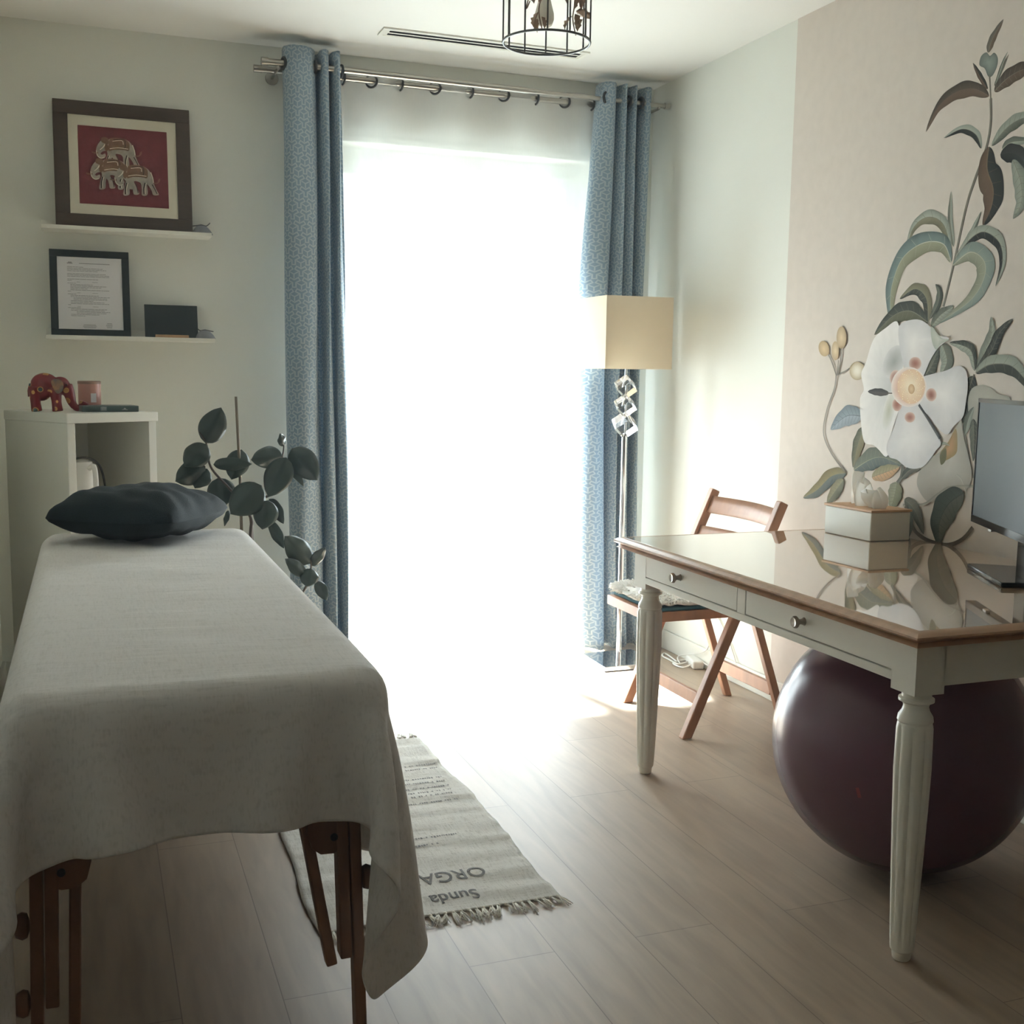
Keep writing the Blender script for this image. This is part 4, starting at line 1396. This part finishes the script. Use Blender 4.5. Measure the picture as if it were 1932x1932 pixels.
def big_leaf(b0, t0, w_, dy=0.0, tw=0.0, bend=.12):
    """glossy oval leaf between two ends, folded slightly along its midrib"""
    A_, B_ = cp(*b0, PY+dy), cp(*t0, PY+dy-.03)
    d = B_-A_
    L_ = d.length
    d.normalize()
    vw = Vector((.12, .98, -.12))
    side = d.cross(vw).normalized()
    nn = side.cross(d).normalized()
    rot = Matrix.Rotation(tw, 3, d)
    side, nn = rot @ side, rot @ nn
    hw = w_*.3416/F*4.6/2/max(.4, math.cos(tw))
    g = MB()
    def fn(u, v):
        s_ = 2*u-1
        wv = hw*max(0, math.sin(math.pi*v**.8))**.7*(1 if v < .85 else max(0, 1-((v-.85)/.15)**2*.55))
        return A_+d*(L_*v)+side*(s_*wv)+nn*(abs(s_)**1.1*wv*.42-bend*L_*math.sin(math.pi*v)*.5+.003*math.sin(v*14)*s_)
    g.grid(fn, 8, 16)
    lf = g.build('leaf', M_leaf, plant, smooth=True)
    md = lf.modifiers.new('thick', 'SOLIDIFY'); md.thickness = .0012
for a in [((1135, 458), (1222, 260), 132, .0, .1), ((1140, 462), (1020, 585), 125, -.01, .2), ((1135, 585), (968, 668), 120, .01, -.2), ((1145, 598), (1075, 705), 92, .02, .2),
          ((1205, 648), (1235, 810), 138, .03, .1), ((1178, 575), (1392, 572), 66, -.03, .35), ((1335, 492), (1278, 658), 118, .01, .1), ((1446, 690), (1272, 848), 168, -.04, .1),
          ((1562, 528), (1386, 548), 110, -.01, -.2), ((1570, 476), (1548, 404), 46, 0, .3), ((1612, 486), (1755, 662), 140, -.03, .1), ((1582, 536), (1482, 754), 140, -.05, .15),
          ((1592, 548), (1676, 694), 46, .02, .3), ((1482, 772), (1448, 934), 124, -.05, .1), ((1487, 764), (1566, 902), 64, 0, .4), ((1490, 888), (1568, 1038), 58, -.03, .3),
          ((1716, 1122), (1574, 970), 124, -.05, .1), ((1718, 1136), (1798, 1033), 60, -.05, .2), ((1692, 1188), (1576, 1095), 70, -.07, .2), ((1718, 1148), (1695, 1250), 96, -.08, .1),
          ((1748, 1218), (1806, 1325), 64, -.06, .1), ((1262, 828), (1240, 914), 28, 0, .3)]:
    big_leaf(*a)

# ------------------------------------------------------------------ rug with text and fringe
rg = thing('cotton_rug', (.73, 3.1, 0), 'beige fringed cotton rug with printed lettering beside the bed', 'rug')
RX0, RX1, RY0, RY1 = .44, 1.012, 2.335, 3.56
def rugf(u, v):
    x, y = RX0+u*(RX1-RX0), RY0+v*(RY1-RY0)
    e = abs(2*u-1)**2
    z = .005+e*(.004*max(0, math.sin(y*23+.8*math.sin(x*9)))**3+.003*max(0, math.sin(y*41+x*4))**4)+.0012*math.sin(y*60+x*9)
    x += .006*math.sin(y*7)+.003*math.sin(y*17)
    return (x, y, z)
gr = MB().grid(rugf, 40, 150)
cl = gr.build('cloth', M_rug, rg, smooth=True)
md = cl.modifiers.new('thick', 'SOLIDIFY'); md.thickness = .004; md.offset = -1
for (yy, s_) in ((RY0, -1), (RY1, 1)):
    g = MB()
    n = 31
    for i in range(n):
        u = (i+.5)/n
        p = Vector(rugf(u, 0 if s_ < 0 else 1))
        dx = random.uniform(-.6, .7)
        L_ = random.uniform(.04, .058)
        for k in range(6):
            d = Vector((dx*.5+random.uniform(-.22, .22), s_, 0)).normalized()
            q1 = p+d*L_*.45+Vector((random.uniform(-.004, .004), 0, -.001))
            q2 = p+d*L_*random.uniform(.85, 1.1)+Vector((random.uniform(-.009, .009), 0, 0))
            q1.z, q2.z = .004+random.uniform(0, .004), .0025+random.uniform(0, .002)
            g.tube([p+Vector((random.uniform(-.003, .003), 0, .001)), q1, q2], [.0016, .0015, .0011], 5)
        g.ball(p+Vector((dx*.002, s_*.004, .001)), (.005, .005, .004), 8, 6)
    g.build('fringe', M_fringe, rg, smooth=True)
M_rugink = mat('rug_ink', (112, 110, 108), .9, var=.2, scale=150)
def rug_text(s, x, y, size, sx=1.0):
    cu = bpy.data.curves.new('lettering', 'FONT')
    cu.body = s
    cu.size = size
    cu.extrude = .0001
    cu.offset = .0006
    to = bpy.data.objects.new('tmp', cu)
    COL.objects.link(to)
    bpy.context.view_layer.update()
    me_ = bpy.data.meshes.new_from_object(to.evaluated_get(bpy.context.evaluated_depsgraph_get()))
    COL.objects.unlink(to)
    bpy.data.objects.remove(to)
    for v in me_.vertices:
        px_, py_ = x-v.co.x*sx, y-v.co.y
        u_, v_ = (px_-RX0)/(RX1-RX0), (py_-RY0)/(RY1-RY0)
        q = rugf(u_, v_)
        v.co = Vector((px_, py_, q[2]+.0012+v.co.z))-ORG[rg]
    me_.materials.clear()
    me_.materials.append(M_rugink)
    o_ = bpy.data.objects.new('lettering', me_)
    COL.objects.link(o_)
    o_.parent = cl
    return o_
pO, pS = at(917, 1655, Z=.006), at(903, 1690, Z=.006)
rug_text('ORGAN', pO.x+.01, pO.y+.06, .074, .80)
rug_text('Sunda', pS.x+.005, pS.y+.035, .062, .80)
def scribble(x, y, l_, h=.012):
    g = MB()
    scrib(g, x, y, l_, h)
    g.build('small_print', M_rugink, cl)
def scrib(g, x, y, l_, h):
    """worn, illegible small print: short strokes of uneven height"""
    u = 0
    while u < l_:
        w_ = random.uniform(.003, .006)
        hh = h*random.uniform(.5, 1.0)
        q = rugf((x-u-RX0)/(RX1-RX0), (y-RY0)/(RY1-RY0))
        g.add([(x-u, y, q[2]+.0014), (x-u-w_, y, q[2]+.0014), (x-u-w_, y-hh, q[2]+.0014), (x-u, y-hh, q[2]+.0014)], [(0, 1, 2, 3)])
        u += w_+random.choice((.002, .0025, .003, .010))
for px_, py_, l_ in ((860, 1572, .16), (826, 1590, .10), (862, 1506, .15), (852, 1496, .13), (850, 1488, .13), (846, 1480, .13), (838, 1472, .12), (832, 1464, .12), (824, 1447, .10), (820, 1440, .1)):
    p_ = at(px_, py_, Z=.006)
    scribble(p_.x, p_.y, l_)

# ------------------------------------------------------------------ desk
DX0, DX1, DY0, DY1, DZ = 1.51, 2.40, 1.752, 3.112, .732
dk = thing('writing_desk', (1.95, 2.43, 0), 'white painted desk with wood edged glossy top and two drawers', 'desk')
def make_top():
    M = mat('varnished_top', (178, 150, 122), .03, var=.06, scale=3, stretch=(5, .6, 1), coat=1, ior=1.85)
    M.node_tree.nodes['Principled BSDF'].inputs['Coat Roughness'].default_value = .02
    return M
M_top = make_top()
ins = .018
MB().box((DX0+ins, DY0+ins, DZ-.018), (DX1, DY1-ins, DZ)).build('top', M_top, dk, bevel=.0015)
# moulded rim around three sides
prof = [(0, -.030), (.010, -.030), (.016, -.025), (.008, -.020), (.0, -.0175), (-.0065, -.012), (-.0065, -.008), (0, -.004), (.007, -.0005), (ins, .0002), (ins, -.018)]
g = MB()
path = [Vector((DX1, DY0, DZ)), Vector((DX0, DY0, DZ)), Vector((DX0, DY1, DZ)), Vector((DX1, DY1, DZ))]
inw = [Vector((0, 1, 0)), Vector((1, 1, 0)), Vector((1, -1, 0)), Vector((0, -1, 0))]
vs = []
for p, n_ in zip(path, inw):
    for a, z in prof:
        vs.append(p+n_*a+Vector((0, 0, z)))
n = len(prof)
g.add(vs, [(i*n+k, i*n+(k+1) % n, (i+1)*n+(k+1) % n, (i+1)*n+k) for i in range(3) for k in range(n)]+[tuple(range(n)), tuple(range(3*n, 4*n))])
g.build('rim', M_edge, dk, smooth=True, angle=35)
AX, AYN, AYF = 1.552, 1.80, 3.064      # outer apron planes
ZA, ZBt = DZ-.0305, .604
g = MB().box((AX, AYN+.07, ZBt), (AX+.02, AYF-.07, .6235)).box((AX+.0, 2.44, .6235), (AX+.02, 2.478, ZA)).box((AX, AYN+.07, .6985), (AX+.02, AYF-.07, ZA))
g.build('front_rail', M_desk, dk, bevel=.0015)
MB().box((AX+.07, AYN, ZBt), (DX1-.09, AYN+.02, ZA)).build('side_apron', M_desk, dk, bevel=.0015)
MB().box((AX+.07, AYF-.02, ZBt), (DX1-.09, AYF, ZA)).build('side_apron', M_desk, dk, bevel=.0015)
MB().box((DX1-.04, AYN+.07, ZBt), (DX1-.02, AYF-.07, ZA)).build('back_apron', M_desk, dk, bevel=.0015)
MB().box((AX+.014, AYN+.075, .61), (AX+.018, AYF-.075, .70)).build('dark_gap', M_dark, dk)
for (ya, yb, kn) in ((2.481, AYF-.072, 2.78), (AYN+.072, 2.437, 2.187)):
    dw = MB().box((AX+.0005, ya, .6262), (AX+.0135, yb, .6975)).build('drawer', M_desk, dk, bevel=.0015)
    MB().lathe([(.010, 0), (.0075, .004), (.006, .012), (.010, .018), (.0145, .022), (.0145, .026), (.011, .030), (.009, .029), (.0005, .0285)], (AX+.0002, kn, .661), 24, axis=(-1, 0, 0)).build('knob', M_steel, dw, smooth=True, angle=50)
def flute(t, h):
    if .035 < h < .512:
        return 1-.12*(.5+.5*math.cos(8*t))**4
    return 1
def desk_leg(x, y, block):
    lg = MB()
    if block:
        lg.box((x-.037, y-.037, .587), (x+.037, y+.037, ZA))
    prof_ = [(.0165, .0005), (.019, .004), (.021, .02), (.0245, .024), (.0255, .032), (.028, .09), (.032, .2), (.036, .32), (.0385, .42), (.0375, .508), (.0355, .517), (.034, .521), (.0365, .525), (.035, .535), (.028, .546), (.0255, .555), (.027, .562), (.036, .567), (.036, .573), (.030, .576), (.030, .588)]
    P2 = []
    for (r0, h0), (r1, h1) in zip(prof_, prof_[1:]):
        k_ = max(1, int((h1-h0)/.03))
        for i in range(k_):
            P2.append((r0+(r1-r0)*i/k_, h0+(h1-h0)*i/k_))
    P2.append(prof_[-1])
    lg.lathe(P2, (x, y, 0), 64, flute=flute)
    lg.build('leg', M_desk, dk, smooth=True, angle=32)
desk_leg(AX+.037, AYN+.037, True)
desk_leg(AX+.037, AYF-.037, True)
desk_leg(DX1-.06, AYN+.037, True)
desk_leg(DX1-.06, AYF-.037, True)

# tissue box
tz = DZ+.0008
BN, BLp, BR = at(1643, 1021, Z=tz), at(1553, 1003, Z=tz), at(1714, 1018, Z=tz)
BN, BLp, BR = Vector((2.222, 2.812, tz)), Vector((2.212, 3.03, tz)), Vector((2.365, 2.808, tz))
tx = thing('tissue_box', ((BN+BLp+BR)/3), 'white tissue box with thin wooden lid on the desk', 'tissue box')
e1, e2 = (BLp-BN), (BR-BN)
g = MB().prism([BN, BR, BR+e1, BLp], (0, 0, .088))
g.build('body', M_white, tx, bevel=.003)
q0 = BN-e1.normalized()*.003-e2.normalized()*.003
E1, E2 = e1+e1.normalized()*.006, e2+e2.normalized()*.006
oct_ = [(.0, .14), (.2, 0), (.8, 0), (1, .14), (1, .86), (.8, 1), (.2, 1), (0, .86)]
oct_ = [(.0, .0), (1, 0), (1, 1), (0, 1)]
MB().prism([q0+E2*a+E1*b+Vector((0, 0, .0885)) for a, b in oct_], (0, 0, .007)).build('lid', M_ply, tx, bevel=.001)
def thin_paper(M, f):
    k = NT(M)
    b = M.node_tree.nodes['Principled BSDF']
    tl = k.n('ShaderNodeBsdfTranslucent')
    tl.inputs[0].default_value = (.93, .92, .88, 1)
    mx = k.n('ShaderNodeMixShader')
    mx.inputs[0].default_value = f
    k.l(b.outputs[0], mx.inputs[1])
    k.l(tl.outputs[0], mx.inputs[2])
    k.l(mx.outputs[0], M.node_tree.nodes['Material Output'].inputs[0])
thin_paper(M_tissue, .45)
ctr = BN+e1*.5+e2*.5
def tissue(u, v):
    a = (u-.5)
    w_ = .075*(1-.25*v)+.02*math.sin(v*3)
    x = a*2*w_
    fold = .016*math.sin(u*13+v*2)*(1-.4*v)+.01*math.sin(u*25)
    return ctr+e1.normalized()*(-x+.012*v)+e2.normalized()*(fold)+Vector((0, 0, .094+v*(.085+.028*math.sin(u*5.2+.6))-.012*abs(a)*v))
ts = MB().grid(tissue, 40, 14).build('tissue', M_tissue, tx, smooth=True)
def tissue2(u, v):
    p = Vector(tissue(1-u*.6, v*.86))
    return p-e2.normalized()*(.012+.022*math.sin(v*2.2))-e1.normalized()*.012*v
MB().grid(tissue2, 26, 12).build('tissue_fold', M_tissue, ts, smooth=True)

# monitor
md_, mn_ = Vector((.446, .895, 0)).normalized(), Vector((-.895, .446, 0)).normalized()
mc = Vector((2.115, 2.235, 0))-mn_*.04+md_*(-.062)
mt = thing('computer_monitor', Vector((mc.x, mc.y, DZ)), 'black computer monitor with blank screen on the desk', 'monitor')
HWm, Z0m, Z1m = .312, .842, 1.178
ob = lambda a, n_, z: mc+md_*a+mn_*n_+Vector((0, 0, z))
def obox(g, a0, a1, n0, n1, z0, z1):
    P = [ob(a0, n0, z0), ob(a1, n0, z0), ob(a1, n1, z0), ob(a0, n1, z0)]
    return g.prism(P, (0, 0, z1-z0))
obox(MB(), -HWm, HWm, -.028, -.001, Z0m, Z1m).build('casing', M_glossblack, mt, bevel=.003)
bz = MB()
obox(bz, -HWm, HWm, -.001, .002, Z0m, Z0m+.020); obox(bz, -HWm, HWm, -.001, .002, Z1m-.011, Z1m); obox(bz, -HWm, -HWm+.009, -.001, .002, Z0m+.02, Z1m-.011); obox(bz, HWm-.009, HWm, -.001, .002, Z0m+.02, Z1m-.011)
bz.build('bezel', M_glossblack, mt, bevel=.0008)
M_screen = mat('dark_screen', (28, 40, 44), .34, var=.05, scale=2, spec=.22)
obox(MB(), -HWm+.009, HWm-.009, -.001, .0004, Z0m+.02, Z1m-.011).build('screen', M_screen, mt)
g = MB()
obox(g, .14, .165, -.012, .0, Z0m-.006, Z0m)
g.build('button_strip', M_steel, mt)
obox(MB(), -.06, .02, -.05, -.028, DZ+.010, 1.02).build('neck', M_glossblack, mt, bevel=.004)
ctm = [(-.10, .042), (.182, .042), (.19, .02), (.16, -.10), (.07, -.16), (-.02, -.15), (-.09, -.09)]
MB().prism([ob(a, n_, DZ+.0008) for a, n_ in ctm], (0, 0, .012)).build('foot', M_glossblack, mt, bevel=.003)

# exercise ball
bcn = Vector((1.90, 2.24, .319))
g = MB()
def ballf(u, v):
    t_, p_ = u*2*math.pi, (v-.5)*math.pi*.9995
    r = .32*(1+.0012*max(0, math.sin(p_*40)))
    q = Vector((r*math.cos(p_)*math.cos(t_), r*math.cos(p_)*math.sin(t_), r*math.sin(p_)))
    q = Matrix.Rotation(math.radians(62), 3, 'X') @ q
    q = bcn+q
    q.z = max(q.z, .0012)
    return q
bo = g.grid(ballf, 96, 64, wrap=True).build('exercise_ball', M_ball, loc=(bcn.x, bcn.y, 0), smooth=True)
tag(bo, 'big dark purple exercise ball under the desk', 'exercise ball')
dv = (Vector((0, 0, CH))-bcn).normalized()
vp = at(1622, 1497, Y=1.95)
dirv = (vp-Vector((0, 0, CH))).normalized()
oc = Vector((0, 0, CH))-bcn
tt = -dirv.dot(oc)-math.sqrt(max(0, dirv.dot(oc)**2-oc.length_squared+.3207**2))
hp_ = Vector((0, 0, CH))+dirv*tt
nn_ = (hp_-bcn).normalized()
ma, mb = basis(nn_)
g = MB().add([bcn+(nn_*.3207+ma*x+mb*y) for x, y in ((-.004, -.010), (.004, -.012), (.010, .012), (.002, .014))], [(0, 1, 2, 3)])
mk = g.build('mark', mat('red_mark', (140, 60, 62), .5), bo)
mk.location = (0, 0, 0)

# ------------------------------------------------------------------ folding chair and pad
fc = thing('folding_chair', (2.05, 3.5, 0), 'brown wooden folding chair behind the desk', 'chair')
CY0, CY1 = 3.285, 3.735
tops, feet = {}, {}
for y in (CY0, CY1):
    top_, foot_ = Vector((2.222, y, .80)), Vector((1.878, y, .012))
    dirl = (top_-foot_).normalized()
    f2 = foot_
    g = MB().bar(f2, top_, .034, .028 if False else .03, up=(0, 1, 0))
    # cut feet flat on the floor
    for v in g.v:
        if v.z < .05:
            k_ = (v.z-.0008)/dirl.z
            v -= dirl*k_
    g.build('leg', M_oak, fc, bevel=.004)
    tops[y], feet[y] = top_, foot_
for y in (CY0+.036, CY1-.036):
    a, b_ = Vector((2.285, y, .01)), Vector((2.150, y, .402))
    dl_ = (b_-a).normalized()
    g = MB().bar(a, b_, .026, .028, up=(0, 1, 0))
    for v in g.v:
        if v.z < .06:
            v -= dl_*((v.z-.0008)/dl_.z)
    g.build('leg', M_oak, fc, bevel=.003)
lerpz = lambda y, z: feet[y].lerp(tops[y], (z-.012)/(.80-.012))
for z0_, z1_ in ((.715, .775), (.615, .665)):
    g = MB()
    def slat(u, v):
        y = CY0+.012+u*(CY1-CY0-.024)
        p = lerpz(CY0, z0_+(z1_-z0_)*v)
        return (p.x+.030*math.sin(math.pi*u)*1.0, y, p.z)
    sl = g.grid(slat, 16, 2).build('back_slat', M_oak, fc, smooth=True)
    md = sl.modifiers.new('t', 'SOLIDIFY'); md.thickness = .014; md.offset = 0
SZ = .43
g = MB()
g.box((1.755, CY0+.055, SZ-.034), (1.785, CY1-.055, SZ)).box((2.115, CY0+.055, SZ-.03), (2.145, CY1-.055, SZ)).box((1.785, CY0+.055, SZ-.034), (2.115, CY0+.075, SZ)).box((1.785, CY1-.075, SZ-.034), (2.115, CY1-.055, SZ))
g.build('seat_frame', M_oak, fc, bevel=.002)
for k in range(5):
    x = 1.792+k*.065
    MB().box((x, CY0+.075, SZ-.014), (x+.056, CY1-.075, SZ)).build('seat_slat', M_oak, fc, bevel=.002)
p1 = lerpz(CY0, .13)
MB().box((p1.x-.008, CY0+.017, .105), (p1.x+.008, CY1-.017, .15)).build('stretcher', M_oak, fc, bevel=.002)
fr_ = (.13-.01)/(.407-.01)
xb = 2.285-.135*fr_
MB().box((xb-.008, CY0+.05, .105), (xb+.008, CY1-.05, .15)).build('stretcher', M_oak, fc, bevel=.002)
pdx = thing('seat_pad', (1.94, 3.5, SZ), 'white fluffy seat pad on the folding chair', 'cushion')
def padf(u, v):
    a = u*2*math.pi
    c_, s_ = math.cos(a), math.sin(a)
    sx_, sy_ = abs(c_)**.45*(1 if c_ > 0 else -1), abs(s_)**.45*(1 if s_ > 0 else -1)
    h = math.sin(math.pi*v)
    r = h**.5
    z = SZ+.012+.02*(1-math.cos(math.pi*v))
    rr = r*(1+.014*math.sin(a*23+v*9)+.02*math.sin(a*11))
    return (1.945+.195*rr*sx_, 3.51+.185*rr*sy_, z+.003*math.sin(a*17)*r)
MB().grid(padf, 110, 18, wrap=True).build('fleece', M_fur, pdx, smooth=True)
MB().box((1.775, 3.345, SZ+.0008), (2.12, 3.675, SZ+.014)).build('backing', mat('teal_backing', (70, 108, 118), .9, var=.1), pdx, bevel=.005)
# tufts of fleece
g = MB()
for i in range(1500):
    u, v = random.random(), random.uniform(.45, .98)
    p = Vector(padf(u, v))
    d = (p-Vector((1.945, 3.51, SZ-.02))).normalized()+Vector((random.uniform(-.6, .6), random.uniform(-.6, .6), random.uniform(-.3, .3)))
    d.normalize()
    q = p+d*random.uniform(.010, .02)
    q.z = max(q.z-.003, SZ+.004)
    g.tube([p, p.lerp(q, .6)+Vector((0, 0, .002)), q], [.0034, .0024, .0006], 4)
o = g.build('tufts', M_fur, pdx, smooth=True)
o['kind'] = 'stuff'

# ------------------------------------------------------------------ floor lamp
LX, LY = 2.10, 4.275
fl = thing('floor_lamp', (LX, LY, 0), 'chrome floor lamp with square white shade and crystal cubes by the curtain', 'lamp')
MB().box((LX-.125, LY-.125, .0008), (LX+.125, LY+.125, .022)).build('base', M_chrome, fl, bevel=.003)
MB().tube([(LX, LY, .022), (LX, LY, .985)], .0115, 18).build('pole', M_chrome, fl, smooth=True, angle=50)
MB().tube([(LX, LY, .985), (LX, LY, 1.30)], .005, 12).build('rod', M_chrome, fl, smooth=True, angle=50)
for i, z in enumerate((1.02, 1.10, 1.178)):
    s_ = (.036, .031, .031)[i]
    rt = Matrix.Rotation(math.radians(20), 3, 'Z') @ Matrix.Rotation(math.radians(35), 3, 'Y') @ Matrix.Rotation(math.radians(45), 3, 'X')
    MB().box((LX-s_, LY-s_, z-s_), (LX+s_, LY+s_, z+s_), rt, (LX, LY, z)).build('crystal', M_crystal, fl, bevel=.002)
def make_shade():
    M = mat('shade_linen', (226, 214, 194), .9, var=.02, scale=60)
    k = NT(M)
    b = M.node_tree.nodes['Principled BSDF']
    tl = k.n('ShaderNodeBsdfTranslucent')
    tl.inputs[0].default_value = (.85, .78, .66, 1)
    mx = k.n('ShaderNodeMixShader')
    mx.inputs[0].default_value = .45
    k.l(b.outputs[0], mx.inputs[1])
    k.l(tl.outputs[0], mx.inputs[2])
    k.l(mx.outputs[0], M.node_tree.nodes['Material Output'].inputs[0])
    return M
SXc, SYc, SH0, SH1, sw, sd = 2.093, 4.285, 1.252, 1.542, .15, .14
g = MB()
th_ = .002
g.box((SXc-sw, SYc-sd, SH0), (SXc+sw, SYc-sd+th_, SH1)).box((SXc-sw, SYc+sd-th_, SH0), (SXc+sw, SYc+sd, SH1)).box((SXc-sw, SYc-sd+th_, SH0), (SXc-sw+th_, SYc+sd-th_, SH1)).box((SXc+sw-th_, SYc-sd+th_, SH0), (SXc+sw, SYc+sd-th_, SH1))
g.build('shade', make_shade(), fl)
g = MB()
for z in (SH1-.02, SH0+.012):
    g.tube([(SXc-sw+.003, SYc, z), (SXc+sw-.003, SYc, z)], .002, 6).tube([(SXc, SYc-sd+.003, z), (SXc, SYc+sd-.003, z)], .002, 6)
g.build('shade_frame', M_steel, fl)
MB().lathe([(.014, 1.29), (.016, 1.30), (.016, 1.35), (.02, 1.36), (.03, 1.40), (.026, 1.43), (.008, 1.45)], (LX, LY, 0), 20).build('bulb', M_bulb, fl, smooth=True)

# ------------------------------------------------------------------ cables along the right wall
ext = thing('extension_cord', (2.30, 3.92, 0), 'white extension lead coiled on the floor by the right wall', 'extension lead')
ps = at(1312, 1258, Z=.0)
MB().box((ps.x-.05, ps.y-.024, .0008), (ps.x+.075, ps.y+.024, .036), Matrix.Rotation(math.radians(75), 3, 'Z'), (ps.x, ps.y, .018)).build('socket_block', M_plastic, ext, bevel=.006)
q = lambda x, y, z=.006: (lambda p: Vector((min(p.x, XR-.02), p.y, z)))(at(x, y, Z=0))
MB().tube(spline([q(1310, 1258, .02), q(1290, 1262), q(1270, 1254), q(1288, 1248), q(1302, 1252, .012), q(1280, 1258, .012), q(1268, 1250), q(1250, 1240), q(1256, 1236), q(1278, 1252)], 10), .0038, 8).build('cord', M_plastic, ext, smooth=True)
MB().tube(spline([q(1284, 1256), q(1281, 1246, .02), Vector((XR-.02, 4.05, .09)), Vector((XR-.008, 4.08, .22)), Vector((XR-.006, 4.2, .3))], 10), .003, 8).build('cord', M_plastic, ext, smooth=True)
MB().tube(spline([Vector((XR-.006, 4.25, .36)), Vector((XR-.006, 4.0, .24)), Vector((XR-.01, 3.85, .1)), Vector((XR-.03, 3.82, .03)), Vector((ps.x+.01, ps.y+.02, .03))], 10), .0028, 8).build('cord', M_plastic, ext, smooth=True)
